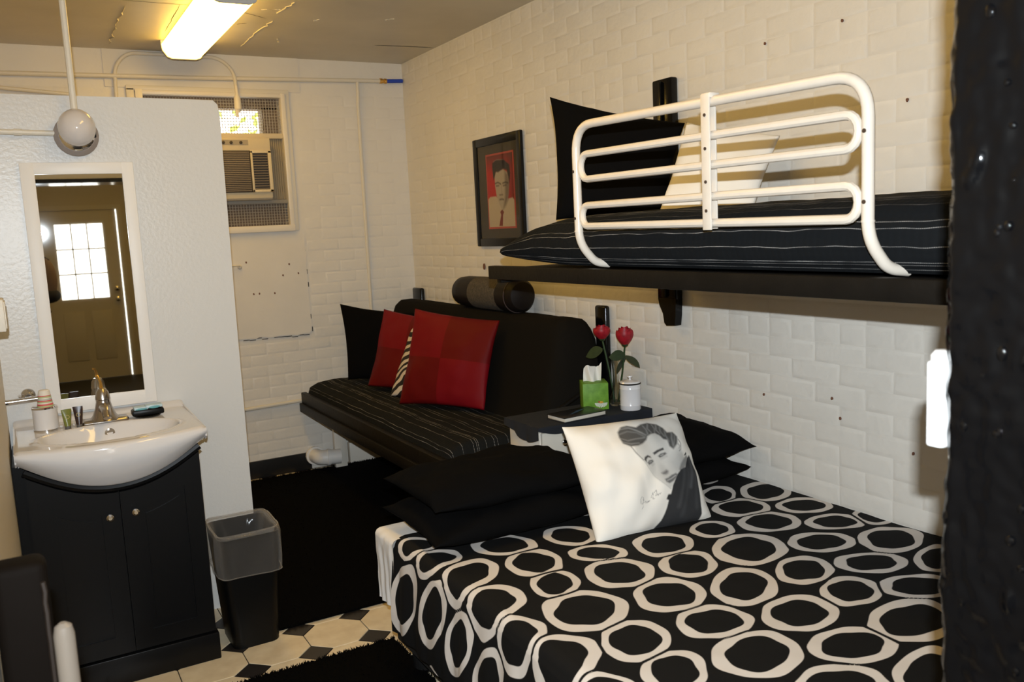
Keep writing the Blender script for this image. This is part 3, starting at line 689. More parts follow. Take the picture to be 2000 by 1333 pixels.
fau = thing('faucet', 'brushed nickel single-lever faucet behind the sink bowl', 'faucet', (0.228, 3.44, STZ))
MB().rbox((0.150, 3.405, STZ-0.004), (0.306, 3.475, STZ+0.016), 0.010, 3).obj('base_plate', nickel, fau)
MB().lathe([(0.052, 0.0), (0.040, 0.015), (0.030, 0.04), (0.024, 0.065), (0.024, 0.072), (0.0255, 0.074), (0.022, 0.10), (0.014, 0.112), (0.004, 0.114)], (0.228, 3.44, STZ+0.012), 'Z', 24).obj('body', nickel, fau)
MB().tube([(0.228, 3.44, STZ+0.05), (0.228, 3.38, STZ+0.062), (0.228, 3.33, STZ+0.05), (0.228, 3.318, STZ+0.035)], [0.022, 0.018, 0.015, 0.013], 14).obj('spout', nickel, fau)
MB().tube([(0.228, 3.44, STZ+0.122), (0.227, 3.455, STZ+0.146), (0.222, 3.475, STZ+0.165), (0.216, 3.482, STZ+0.167)], [0.007, 0.005, 0.004, 0.004], 10).obj('lever', brass, fau)

DZ_ = STZ
cd = thing('cup_dispenser', 'white cup holder with chrome rims on the left of the sink', 'cup holder', (0.040, 3.45, DZ_))
MB().lathe([(0.040, 0.004), (0.040, 0.080)], (0.040, 3.45, DZ_), 'Z', 28).obj('holder_body', porcelain, cd)
MB().lathe([(0.0415, 0.0), (0.0415, 0.006), (0.039, 0.007)], (0.040, 3.45, DZ_-0.001), 'Z', 28).obj('lower_rim', chrome, cd)
MB().lathe([(0.0415, 0.078), (0.0415, 0.084), (0.036, 0.085), (0.030, 0.082)], (0.040, 3.45, DZ_), 'Z', 28).obj('upper_rim', chrome, cd)
cup = thing('paper_cup', 'upturned paper cup with red and green stripes', 'cup', (0.044, 3.45, DZ_+0.083))
cw = mat('cup_cream', (0.74, 0.68, 0.58), 0.6); cr = mat('cup_red', (0.60, 0.10, 0.10), 0.6); cg = mat('cup_green', (0.40, 0.48, 0.22), 0.6); cgy = mat('cup_grey', (0.45, 0.45, 0.40), 0.6)
hgt, seq = 0.083, [(0.0, 0.006, cg), (0.006, 0.012, cr), (0.012, 0.016, cw), (0.016, 0.020, cg), (0.020, 0.024, cr), (0.024, 0.030, cgy), (0.030, 0.033, cw), (0.033, 0.038, cg), (0.038, 0.041, cr), (0.041, 0.056, cw)]
def cup_r(h): return 0.0265-0.15*h
for a, b, m in seq:
    MB().lathe([(cup_r(a), a), (cup_r(b), b)], (0.044, 3.45, DZ_+hgt), 'Z', 24, caps=False).obj('stripe', m, cup)
MB().lathe([(cup_r(0.056), 0.056), (cup_r(0.056)-0.003, 0.0595), (0.006, 0.060)], (0.044, 3.45, DZ_+hgt), 'Z', 24).obj('cup_base', cw, cup)
def tube_bottle(name, label, x, y, w, hh, m, rot, lean=0):
    t = thing(name, label, 'tube', (x, y, DZ_)); M = Matrix.Translation((x, y, DZ_)) @ Matrix.Rotation(rot, 4, 'Z') @ Matrix.Rotation(lean, 4, 'X'); vs = []; n = 12; seg = 20
    for i in range(n+1):
        tt = i/n; z = 0.012+(hh-0.012)*tt; rx = w*(0.62+0.38*tt); ry = w*0.62*(1-tt)+0.0012*tt
        for k in range(seg): th = 2*math.pi*k/seg; vs.append(M @ Vector((rx*math.cos(th), ry*math.sin(th), z)))
    fs = [(i*seg+k, i*seg+(k+1) % seg, (i+1)*seg+(k+1) % seg, (i+1)*seg+k) for i in range(n) for k in range(seg)]+[tuple(n*seg+k for k in range(seg))]
    MB().add(vs, fs).obj('squeeze_body', m, t)
    MB().lathe([(w*0.6, 0), (w*0.6, 0.013)], (x, y, DZ_), 'Z', 16).obj('cap', mat('tube_cap', (0.10, 0.09, 0.08), 0.4), t)
    MB().lathe([(0.004, 0), (0.0058, 0)], (0, 0, 0), 'Y', 16, caps=False)
    rg = MB(); pts = [M @ Vector((0.0065*math.cos(2*math.pi*k/16), -w*0.32-0.0015, hh*0.62+0.0065*math.sin(2*math.pi*k/16))) for k in range(16)]
    rg.tube(pts, 0.0008, 6, closed=True).obj('emblem_ring', mat('gold_print', (0.5, 0.4, 0.15), 0.4), t)
tube_bottle('squeeze_tube', 'small green and gold toiletry tube beside the cup holder', 0.105, 3.40, 0.017, 0.072, mat('tube_green', (0.16, 0.17, 0.035), 0.25), 0.15)
tube_bottle('squeeze_tube', 'small dark brown toiletry tube beside the faucet', 0.142, 3.405, 0.0165, 0.076, mat('tube_brown', (0.035, 0.018, 0.014), 0.25), -0.1)
sd = thing('soap_dish', 'small black dish on the right of the sink', 'soap dish', (0.372, 3.44, DZ_))
MB().rbox((0.318, 3.41, DZ_+0.008), (0.428, 3.47, DZ_+0.030), 0.006).obj('dish', plastic_black, sd)
MB().lathe([(0.04, 0.0), (0.046, 0.004), (0.046, 0.008)], (0.373, 3.44, DZ_), 'Z', 20).obj('foot', glass, sd)
teal = mat('teal_wrap', (0.10, 0.30, 0.32), 0.4); sky = mat('pale_blue_wrap', (0.45, 0.58, 0.62), 0.4)
for k, (a, b, zz) in enumerate(((0.326, 0.374, 0.0), (0.366, 0.424, 0.004))):
    p = thing('soap_packet', ['wrapped soap on the left in the black dish', 'wrapped soap on the right in the black dish'][k], 'soap', ((a+b)/2, 3.44, DZ_+0.03))
    MB().rbox((a, 3.418-0.004*k, DZ_+0.029+zz), (b, 3.462-0.004*k, DZ_+0.040+zz), 0.003).obj('wrapper', sky, p)
    MB().ellipsoid(((a+b)/2, 3.4172-0.004*k, DZ_+0.032+zz), (0.020, 0.0008, 0.005), 14, 6).obj('printed_mark', teal, p)

# ------------------------------------------------------------------ waste bin with liner
bn = thing('waste_bin', 'black plastic waste bin with a clear liner bag', 'waste bin', (0.64, 3.27, 0))
def bin_pts(z, g=0.0, sc=1.0):
    t = z/0.43; hx, hy = 0.085+0.026*t+g, 0.105+0.03*t+g; out = []
    r = 0.035
    for qx, qy, a0 in ((1, 1, 0), (-1, 1, 90), (-1, -1, 180), (1, -1, 270)):
        for k in range(6):
            a = math.radians(a0+k*18); out.append((0.640+qx*(hx-r)+r*math.cos(a), 3.275+qy*(hy-r)+r*math.sin(a), z))
    return out
rings = [bin_pts(z) for z in (0.0, 0.05, 0.2, 0.35, 0.43)]+[bin_pts(0.43, -0.004), bin_pts(0.2, -0.006), bin_pts(0.01, -0.006)]
nb = len(rings[0]); vs = [p for r in rings for p in r]
MB().add(vs, [(i*nb+k, i*nb+(k+1) % nb, (i+1)*nb+(k+1) % nb, (i+1)*nb+k) for i in range(len(rings)-1) for k in range(nb)]+[tuple(range(nb-1, -1, -1)), tuple((len(rings)-1)*nb+k for k in range(nb))]).obj('bin_body', plastic_black, bn, smooth=None, angle=50)
film = bpy.data.materials.new('plastic_film'); film.use_nodes = True; nn, ll = film.node_tree.nodes, film.node_tree.links
b = nn['Principled BSDF']; b.inputs['Base Color'].default_value = (0.55, 0.50, 0.44, 1); b.inputs['Roughness'].default_value = 0.10
tr_ = nn.new('ShaderNodeBsdfTransparent'); ms = nn.new('ShaderNodeMixShader')
lw = nn.new('ShaderNodeLayerWeight'); lw.inputs[0].default_value = 0.35; mr = nn.new('ShaderNodeMapRange'); mr.inputs[3].default_value = 0.05; mr.inputs[4].default_value = 0.55
nt_ = nn.new('ShaderNodeTexNoise'); nt_.inputs['Scale'].default_value = 11; nt_.inputs['Detail'].default_value = 1.5; gp = nn.new('ShaderNodeNewGeometry'); ll.new(gp.outputs['Position'], nt_.inputs['Vector'])
bp = nn.new('ShaderNodeBump'); bp.inputs['Strength'].default_value = 0.0
ll.new(lw.outputs['Facing'], mr.inputs[0]); ll.new(mr.outputs[0], ms.inputs[0]); ll.new(tr_.outputs[0], ms.inputs[1]); ll.new(b.outputs[0], ms.inputs[2]); ll.new(ms.outputs[0], nn['Material Output'].inputs[0])
NF = 132
def film_ring(z, g, amp, seed, fold=0.0):
    t = z/0.43; hx, hy = 0.085+0.026*t+g, 0.105+0.03*t+g; out = []
    for k in range(NF):
        a = 2*math.pi*k/NF; c_, s_ = math.cos(a), math.sin(a)
        x, y = math.copysign(abs(c_)**0.32, c_)*hx, math.copysign(abs(s_)**0.32, s_)*hy
        w = nz(x*16, y*16, seed)*amp+nz(x*45, y*45, seed*0.35)*amp*0.45
        cr = 1+(w+fold*nz(x*38, y*38, 3.3))/max(hx, hy)
        out.append((0.640+x*cr, 3.275+y*cr, z+nz(x*10, y*10, seed+9)*amp))
    return out
fr_ = [film_ring(z, g, am, sd_*0.6, fo) for z, g, am, sd_, fo in ((0.285, 0.014, 0.008, 1, 0.004), (0.30, 0.015, 0.006, 1.5, 0.005), (0.34, 0.014, 0.006, 2, 0.006), (0.38, 0.012, 0.006, 2.6, 0.006), (0.42, 0.010, 0.006, 3.2, 0.003),
       (0.445, 0.004, 0.005, 4, 0.0), (0.442, -0.006, 0.005, 4.4, 0.0), (0.42, -0.012, 0.007, 5, 0.006), (0.38, -0.017, 0.010, 6, 0.010), (0.33, -0.021, 0.012, 7, 0.014), (0.26, -0.026, 0.014, 8, 0.016), (0.18, -0.032, 0.016, 9, 0.016))]
MB().add([p for r in fr_ for p in r], [(i*NF+k, i*NF+(k+1) % NF, (i+1)*NF+(k+1) % NF, (i+1)*NF+k) for i in range(len(fr_)-1) for k in range(NF)]).obj('liner_bag', film, bn, smooth=True)
MB().tube(film_ring(0.285, 0.0145, 0.008, 0.6, 0.004), 0.0022, 6, closed=True).obj('liner_hem', film, bn)
MB().tube(film_ring(0.446, 0.002, 0.005, 2.4, 0.0), 0.0024, 6, closed=True).obj('liner_fold', film, bn)

# ------------------------------------------------------------------ folded chair at the lower left edge
ch = thing('folded_chair', 'brown padded chair with cream tube frame against the left wall', 'chair', (-0.04, 1.38, 0))
MB().rbox((XL+0.003, 1.36, 0.58), (-0.005, 1.42, 1.064), 0.014, 3).obj('back_pad', brown_vinyl, ch)
MB().rbox((XL+0.003, 1.365, 0.12), (-0.010, 1.415, 0.572), 0.014, 3).obj('seat_pad', brown_vinyl, ch)
wl = [(-0.012+0.003*nz(k*0.8, 3, 0), 1.359, 0.60+k*0.0150) for k in range(30)]
MB().tube(wl, 0.0035, 6).obj('welt', mat('welt_brown', (0.018, 0.011, 0.007), 0.5), ch)
for xx, yy, zz in ((0.006, 1.335, 0.962), (-0.05, 1.342, 0.5)):
    MB().tube([(xx, yy, 0.0), (xx, yy, zz), (xx, yy, zz+0.012), (xx, yy, zz+0.017)], [0.0140, 0.0140, 0.0115, 0.005], 14).obj('frame_tube', mat('tan_tube', (0.20, 0.165, 0.13), 0.35), ch)
MB().tube([(-0.05, 1.342, 0.09), (0.006, 1.335, 0.09)], 0.009, 10).obj('cross_tube', MATS['tan_tube'], ch)

# ------------------------------------------------------------------ rugs
def rug(label, x0, x1, y0, y1, seed, n=5200):
    t = thing('shag_rug', label, 'rug', ((x0+x1)/2, (y0+y1)/2, 0)); mb = MB(); rnd = random.Random(seed)
    MB().rbox((x0, y0, 0.001), (x1, y1, 0.009), 0.003).obj('rug_base', shag, t)
    for k in range(n):
        x, y = rnd.uniform(x0-0.004, x1+0.004), rnd.uniform(y0-0.004, y1+0.004)
        if k < n*0.35:   # border tufts
            e = rnd.randrange(4); x, y = [(x0, y), (x1, y), (x, y0), (x, y1)][e]
        a = rnd.uniform(0, 6.28); L = rnd.uniform(0.010, 0.022); w = 0.0035; l = rnd.uniform(0.2, 0.9)
        dx, dy = math.cos(a), math.sin(a); hh = rnd.uniform(0.010, 0.018)
        mb.add([(x-dy*w, y+dx*w, 0.006), (x+dy*w, y-dx*w, 0.006), (x+dx*L*l, y+dy*L*l, hh)], [(0, 1, 2)])
    o = mb.obj('pile', shag, t, smooth=False, fix=False); stuff(o)
rug('large black shag rug on the floor in front of the couch', 0.62, 2.15, 3.236, 5.41, 1, 9000)
rug('black shag rug beside the bed in the foreground', 0.22, 1.075, 1.5, 2.912, 2, 6500)

# ------------------------------------------------------------------ striped bedding material (attribute puv.x across the stripes)
def stripe_mat(name, base, scale, thread=(0.42, 0.40, 0.38), axis=0):
    m = mat(name, base, 0.95, spec=0.15, bump=0.0); nn, ll, b = nodes(m)
    a = nn.new('ShaderNodeAttribute'); a.attribute_name = 'puv'; sp = nn.new('ShaderNodeSeparateXYZ'); ll.new(a.outputs['Vector'], sp.inputs[0])
    c, l = sp.outputs[axis], sp.outputs[1-axis]
    def math_(op, x, y=None, z=None):
        n = nn.new('ShaderNodeMath'); n.operation = op
        for i, q in enumerate((x, y, z)):
            if q is None: continue
            if isinstance(q, (int, float)): n.inputs[i].default_value = q
            else: ll.new(q, n.inputs[i])
        return n.outputs[0]
    u = math_('MULTIPLY', c, scale); fr = math_('FRACT', u); tot = None
    for p in (0.06, 0.13, 0.17, 0.34, 0.52, 0.60, 0.83):
        d = math_('ABSOLUTE', math_('SUBTRACT', fr, p)); s = math_('LESS_THAN', d, 0.0036); tot = s if tot is None else math_('MAXIMUM', tot, s)
    # running stitches: break the thread into dashes, and fade it here and there
    dash = math_('GREATER_THAN', math_('FRACT', math_('MULTIPLY', l, 210.0)), 0.22)
    n1 = nn.new('ShaderNodeTexNoise'); n1.inputs['Scale'].default_value = 9; ll.new(a.outputs['Vector'], n1.inputs['Vector'])
    fade = nn.new('ShaderNodeMapRange'); fade.inputs[1].default_value = 0.38; fade.inputs[2].default_value = 0.62; ll.new(n1.outputs[0], fade.inputs[0])
    k = math_('MULTIPLY', math_('MULTIPLY', tot, dash), math_('ADD', math_('MULTIPLY', fade.outputs[0], 0.75), 0.2))
    mx = nn.new('ShaderNodeMix'); mx.data_type = 'RGBA'; mx.inputs[6].default_value = (*base, 1); mx.inputs[7].default_value = (*thread, 1)
    ll.new(k, mx.inputs[0]); ll.new(mx.outputs[2], b.inputs['Base Color'])
    # quilted diagonal ribs
    w1 = math_('SINE', math_('MULTIPLY', math_('ADD', c, l), 160.0)); w2 = math_('SINE', math_('MULTIPLY', math_('SUBTRACT', c, l), 160.0))
    hgt = math_('MULTIPLY', w1, w2); bp = nn.new('ShaderNodeBump'); bp.inputs['Strength'].default_value = 0.15; bp.inputs['Distance'].default_value = 0.003
    ll.new(hgt, bp.inputs['Height']); ll.new(bp.outputs[0], b.inputs['Normal'])
    return m
quilt_m = stripe_mat('striped_quilt', (0.0065, 0.0075, 0.0085), 4.8)

def quilt(name, parent, path, y0, y1, m, nv=90, ends=True, wob=0.006, endround=0.06, nu_per=3):
    """cloth shell swept along y over an x-z profile; puv = (distance round the profile, y)"""
    P = []
    for i in range(len(path)-1):
        for k in range(nu_per): t = k/nu_per; P.append((path[i][0]*(1-t)+path[i+1][0]*t, path[i][1]*(1-t)+path[i+1][1]*t))
    P.append(path[-1]); cx = sum(p[0] for p in P)/len(P); cz = min(p[1] for p in P)
    s = [0.0]
    for i in range(1, len(P)): s.append(s[-1]+math.hypot(P[i][0]-P[i-1][0], P[i][1]-P[i-1][1]))
    mb = MB(); uv = []
    for j in range(nv):
        y = y0+(y1-y0)*j/(nv-1); e = min(y-y0, y1-y); sc = 1.0
        if ends and e < endround: sc = math.sqrt(max(0.0, 1-(1-e/endround)**2))*0.45+0.55
        for i, (x, z) in enumerate(P):
            w = nz(x*1.5, y, z, 5)*wob+nz(x, y*1.3, z, 13)*wob*0.4
            mb.v.append((x+w*0.5, y, cz+(z-cz)*sc+w*(1 if z > cz+0.02 else 0))); uv.append((s[i], y, 0))
    n = len(P)
    for j in range(nv-1):
        for i in range(n-1): mb.f.append((j*n+i, j*n+i+1, (j+1)*n+i+1, (j+1)*n+i))
    mb.f.append(tuple(range(n))); mb.f.append(tuple((nv-1)*n+i for i in range(n-1, -1, -1)))
    o = mb.obj(name, m, parent, smooth=True); set_attr(o.data, 'puv', uv, 'FLOAT_VECTOR'); return o

# ------------------------------------------------------------------ upper wall bunk
XFB = 1.5
ub = thing('bunk_shelf', 'black wooden bunk shelf fixed to the brick wall above the bed', 'bunk', (1.93, 1.78, 1.33))
MB().rbox((XFB+0.02, 0.80, 1.328), (XR-0.004, 2.785, 1.352), 0.003).obj('platform', dark_wood, ub)
MB().rbox((XFB-0.012, 0.79, 1.316), (XFB+0.022, 2.79, 1.363), 0.003).obj('front_board', dark_wood, ub)
MB().rbox((XFB+0.022, 2.755, 1.30), (XR-0.004, 2.79, 1.340), 0.003).obj('end_board', dark_wood, ub)
def ogee(y0, y1, z0, z1, nm, parent, xo=XR-0.004, dep=0.035):
    w = y1-y0
    bk = MB(); bk.rbox((xo-dep, y0, z0+0.11), (xo, y1, z1), 0.008)
    bk.rbox((xo-dep*1.35, y0+w*0.44, z0+0.12), (xo-dep+0.002, y0+w*0.56, z1-0.012), 0.003)
    pr_ = [(y0+0.004, z0+0.115), (y1-0.004, z0+0.115), (y1-w*0.10, z0+0.085), (y1-w*0.28, z0+0.05), (y1-w*0.34, z0+0.012), (y1-w*0.45, z0), (y0+w*0.12, z0+0.004), (y0+w*0.06, z0+0.05)]
    bk.prism(pr_, 'X', xo-dep, xo); return bk.obj(nm, black_paint, parent, angle=40)
ogee(2.735, 2.855, 1.062, 2.055, 'bracket', ub)

path = [(1.60, 1.362), (1.575, 1.385), (1.562, 1.42), (1.566, 1.46), (1.60, 1.50), (1.68, 1.522), (1.85, 1.53), (2.1, 1.532), (2.28, 1.528), (2.335, 1.50), (2.342, 1.42), (2.33, 1.362)]
um = thing('bunk_mattress', 'mattress under a dark striped quilt on the upper bunk', 'mattress', (1.95, 1.8, 1.362))
def um_shell():
    n = 0
    mb = MB(); uv = []; P = []
    for i in range(len(path)-1):
        for k in range(4): t = k/4; P.append((path[i][0]*(1-t)+path[i+1][0]*t, path[i][1]*(1-t)+path[i+1][1]*t))
    P.append(path[-1]); s = [0.0]
    for i in range(1, len(P)): s.append(s[-1]+math.hypot(P[i][0]-P[i-1][0], P[i][1]-P[i-1][1]))
    nv = 120; Y0, Y1 = 0.80, 2.83
    for j in range(nv):
        t = j/(nv-1); y = Y0+(Y1-Y0)*t
        e = (Y1-y)/0.42; kz = 1.0 if e > 1 else (0.30+0.70*math.sin(max(0, e)*math.pi/2)**0.8)
        lift = 0.0 if e > 1 else 0.026*(1-e)**1.3
        for i, (x, z) in enumerate(P):
            w = nz(x*1.4, y, z, 5)*0.006+nz(x, y*1.4, z, 14)*0.003
            zz = 1.364+(z-1.362)*kz+lift+(w if z > 1.39 else 0)
            zz = max(zz, 1.364)
            mb.v.append((x+w*0.5, y, zz)); uv.append((s[i], y, 0))
    n = len(P)
    for j in range(nv-1):
        for i in range(n-1): mb.f.append((j*n+i, j*n+i+1, (j+1)*n+i+1, (j+1)*n+i))
    mb.f.append(tuple(range(n))); mb.f.append(tuple((nv-1)*n+i for i in range(n-1, -1, -1)))
    o = mb.obj('striped_quilt', quilt_m, um, smooth=True); set_attr(o.data, 'puv', uv, 'FLOAT_VECTOR')
um_shell()

gr = thing('guard_rail', 'cream tubular guard rail along the front of the upper bunk', 'guard rail', (XFB+0.02, 1.7, 1.363))
ya, yb = 2.222, 1.184; xr_ = XFB+0.006
R1 = 0.0128
outer = fillet([(xr_+0.10, ya-0.012, 1.372), (xr_+0.055, ya-0.004, 1.378), (xr_, ya, 1.44), (xr_, ya, 1.79), (xr_, yb, 1.768), (xr_, yb, 1.44), (xr_+0.055, yb-0.006, 1.376), (xr_+0.105, yb-0.016, 1.37)], [0, 0.03, 0.05, 0.085, 0.085, 0.05, 0.03, 0], 8)
MB().tube(outer, R1, 12).obj('outer_tube', rail_paint, gr)
def loop(zt0, zb0, zt1, zb1):
    y0_, y1_ = ya-0.022, yb+0.022; pts = []
    for k in range(9): a = math.pi/2+math.pi*k/8; zc, rr_ = (zt0+zb0)/2, (zt0-zb0)/2; pts.append((xr_, y0_-rr_*0.9-rr_*0.9*math.cos(a)*1.0, zc+rr_*math.sin(a)))
    for k in range(9): a = -math.pi/2+math.pi*k/8; zc, rr_ = (zt1+zb1)/2, (zt1-zb1)/2; pts.append((xr_, y1_+rr_*0.9-rr_*0.9*math.cos(a), zc+rr_*math.sin(a)))
    MB().tube(pts, 0.0105, 10, closed=True).obj('inner_loop', rail_paint, gr)
loop(1.703, 1.629, 1.692, 1.624); loop(1.552, 1.490, 1.549, 1.481)
MB().rbox((xr_-0.018, 1.622, 1.468), (xr_-0.0125, 1.652, 1.795), 0.002).obj('centre_strap', rail_paint, gr)
MB().rbox((xr_+0.0125, 1.634, 1.470), (xr_+0.018, 1.668, 1.790), 0.002).rbox((xr_-0.016, 1.620, 1.785), (xr_+0.016, 1.652, 1.797), 0.002).obj('rear_strap', rail_paint, gr)
screw_m = mat('screw_dark', (0.05, 0.03, 0.02), 0.5)
for y, z in [(1.637, 1.745), (1.637, 1.665), (1.637, 1.585), (1.637, 1.515)]:
    MB().lathe([(0.0042, 0), (0.0042, -0.002)], (xr_-0.018, y, z), 'X', 10).obj('screw', screw_m, gr)
for y in (ya, yb):
    for z in (1.655, 1.515): MB().lathe([(0.0045, 0), (0.0045, -0.002)], (xr_-R1+0.0008, y, z), 'X', 10).obj('screw', screw_m, gr)
for y in (ya, yb): MB().tube([(xr_, y, 1.474), (xr_, y, 1.478)], R1+0.0012, 12).obj('sleeve_joint', rail_paint, gr)

bp_ = thing('bunk_pillow', 'large black pillow standing on the upper bunk by the wall', 'pillow', (2.02, 2.62, 1.53))
def oy(p, y): r = ray(p); return CAM+r*(y/r.y)
pillow('pillow', [oy((1086, 430), 2.70), oy((1300, 432), 2.42), oy((1338, 240), 2.50), oy((1074, 190), 2.80)], 0.075, black_fabric, bp_, pinch=0.07, wr=0.012, seed=3)
wp = thing('bunk_cushion', 'white cushion leaning on the black pillow on the upper bunk', 'cushion', (2.1, 2.35, 1.53))
pillow('cushion', [oy((1284, 426), 2.36), oy((1468, 420), 2.10), oy((1524, 266), 2.13), oy((1340, 238), 2.44)], 0.045, white_fabric, wp, pinch=0.04, wr=0.008, seed=5)

# ------------------------------------------------------------------ framed portrait on the brick wall
pf = thing('framed_portrait', 'black framed portrait of a man in a red tie on the brick wall', 'picture', (XR, 4.21, 1.395))
PY0, PY1, PZ0, PZ1 = 3.945, 4.482, 1.396, 1.994; px0 = XR-0.026
for a, b in (((px0, PY0, PZ0), (XR-0.006, PY0+0.045, PZ1)), ((px0, PY1-0.045, PZ0), (XR-0.006, PY1, PZ1)), ((px0, PY0+0.04, PZ0), (XR-0.006, PY1-0.04, PZ0+0.045)), ((px0, PY0+0.04, PZ1-0.045), (XR-0.006, PY1-0.04, PZ1))):
    MB().rbox(a, b, 0.006).obj('frame_bar', mat('frame_black', (0.004, 0.004, 0.004), 0.35, spec=0.25), pf)
MB().box((px0+0.010, PY0+0.04, PZ0+0.04), (px0+0.014, PY1-0.04, PZ1-0.04)).obj('mount', mat('mount_grey', (0.05, 0.046, 0.04), 0.7), pf, smooth=False)
RY0, RY1, RZ0, RZ1 = 4.034, 4.342, 1.492, 1.900
MB().box((px0+0.008, RY0, RZ0), (px0+0.0105, RY1, RZ1)).obj('red_border', mat('red_card', (0.42, 0.06, 0.045), 0.6), pf, smooth=False)
NU, NV = 110, 150
g = MB().grid(lambda u, v: (px0+0.0074, RY1-0.010-(RY1-RY0-0.020)*u, RZ0+0.010+(RZ1-RZ0-0.020)*v), NU, NV)
po = g.obj('print', print_mat('portrait_print', 0.5), pf, smooth=False, fix=False)
H = homography([(150, 352), (422, 300), (476, 1083), (203, 1102)], [(0, 1), (1, 1), (1, 0), (0, 0)])
UV = np.array([(i/(NU-1), j/(NV-1)) for j in range(NV) for i in range(NU)])
def pl(pts): return H(pts)
colr = np.tile(np.array([0.42, 0.012, 0.012]), (len(UV), 1))
colr = blend(colr, soft(-(UV[:, 1]-0.88), 0.12)*0.8, (0.05, 0.03, 0.025))
colr = blend(colr, soft(-(UV[:, 0]-0.86), 0.10)*0.6, (0.03, 0.012, 0.01))
shirt = pl([(180, 810), (200, 780), (260, 770), (300, 800), (400, 790), (440, 780), (470, 820), (482, 1095), (195, 1110)])
colr = blend(colr, soft(poly_sdf(UV, shirt), 0.010), (0.50, 0.44, 0.36))
colr = blend(colr, soft(line_dist(UV, pl([(290, 800), (335, 915), (395, 800)]))-0.006, 0.02)*0.5, (0.20, 0.16, 0.12))
face = pl([(243, 560), (255, 510), (330, 480), (385, 520), (398, 640), (395, 760), (375, 850), (335, 912), (300, 850), (270, 770), (250, 660)])
colr = blend(colr, soft(poly_sdf(UV, face), 0.010), (0.42, 0.37, 0.31))
fs_ = poly_sdf(UV, pl([(345, 500), (385, 520), (402, 640), (398, 770), (372, 860), (345, 900), (360, 760), (355, 640)]))
colr = blend(colr, soft(fs_, 0.04)*0.75, (0.10, 0.08, 0.065))
hair = pl([(232, 600), (216, 470), (215, 420), (250, 385), (330, 375), (395, 430), (408, 520), (402, 640), (388, 560), (370, 490), (330, 480), (300, 500), (280, 515), (255, 510), (246, 560)])
colr = blend(colr, soft(poly_sdf(UV, hair), 0.012), (0.022, 0.018, 0.015))
colr = blend(colr, soft(line_dist(UV, pl([(225, 405), (260, 382), (330, 380)]))-0.004, 0.008)*0.6, (0.30, 0.27, 0.22))
for pts, w, k in [([(250, 635), (280, 622), (312, 640)], 0.010, 0.85), ([(330, 630), (360, 618), (388, 628)], 0.010, 0.85), ([(262, 660), (292, 656)], 0.010, 0.75), ([(335, 656), (368, 648)], 0.010, 0.75),
                  ([(318, 660), (326, 745)], 0.008, 0.35), ([(300, 755), (335, 752)], 0.010, 0.6), ([(303, 805), (325, 798), (345, 803)], 0.012, 0.7)]:
    colr = blend(colr, soft(line_dist(UV, pl(pts))-w, 0.010)*k, (0.03, 0.024, 0.02))
tie = pl([(318, 920), (335, 912), (352, 935), (342, 965), (342, 1085), (305, 1085), (322, 965), (312, 940)])
colr = blend(colr, soft(poly_sdf(UV, tie), 0.006), (0.16, 0.016, 0.016))
set_attr(po.data, 'ink', np.c_[colr, np.ones(len(colr))], 'FLOAT_COLOR')
MB().box((px0+0.0055, PY0+0.042, PZ0+0.042), (px0+0.0065, PY1-0.042, PZ1-0.042)).obj('glazing', mat('thin_glass', (1, 1, 1), 0.02, trans=1.0, ior=1.12), pf, smooth=False)

# ------------------------------------------------------------------ couch on the lower bunk
ft = thing('bunk_couch', 'black folding couch on a brown wooden bunk against the brick wall', 'couch', (1.93, 4.35, 0.4))
FY_0, FY_1 = 3.30, 5.43
MB().rbox((1.500, FY_0-0.02, 0.425), (1.535, FY_1, 0.518), 0.005).obj('front_rail', dark_wood, ft)
MB().rbox((1.484, FY_0-0.02, 0.395), (1.508, FY_1, 0.452), 0.005).obj('rail_lip', dark_wood, ft)
MB().rbox((1.53, FY_0, 0.40), (XR-0.006, FY_1, 0.425), 0.004).obj('platform', dark_wood, ft)
seat = [(1.545, 0.425), (1.535, 0.45), (1.533, 0.50), (1.55, 0.555), (1.60, 0.578), (1.75, 0.588), (1.9, 0.588), (2.10, 0.58), (2.11, 0.43)]
quilt('seat_mattress', ft, seat, FY_0+0.0, FY_1-0.01, stripe_mat('striped_throw', (0.0085, 0.009, 0.0085), 4.4), nv=100, endround=0.05)
br_ = [(1.99, 0.575), (2.02, 0.64), (2.07, 0.80), (2.115, 0.97), (2.14, 1.035), (2.17, 1.060), (2.24, 1.064), (2.30, 1.052), (2.325, 1.02), (2.333, 0.8), (2.333, 0.45), (2.05, 0.45)]
quilt('backrest', ft, br_, FY_0-0.01, FY_1-0.03, futon_fabric, nv=60, endround=0.10, wob=0.005)
MB().tube([(1.735, FY_0-0.025, 0.515), (2.31, FY_0-0.025, 0.775)], 0.011, 8).obj('arm_strap', dark_wood, ft)
for yy0, yy1, z1 in ((5.315, 5.455, 1.125), (3.236, 3.322, 1.12)):
    MB().rbox((XR-0.036, yy0, 0.42), (XR-0.005, yy1, z1), 0.012, 3).obj('bracket', black_paint, ft)

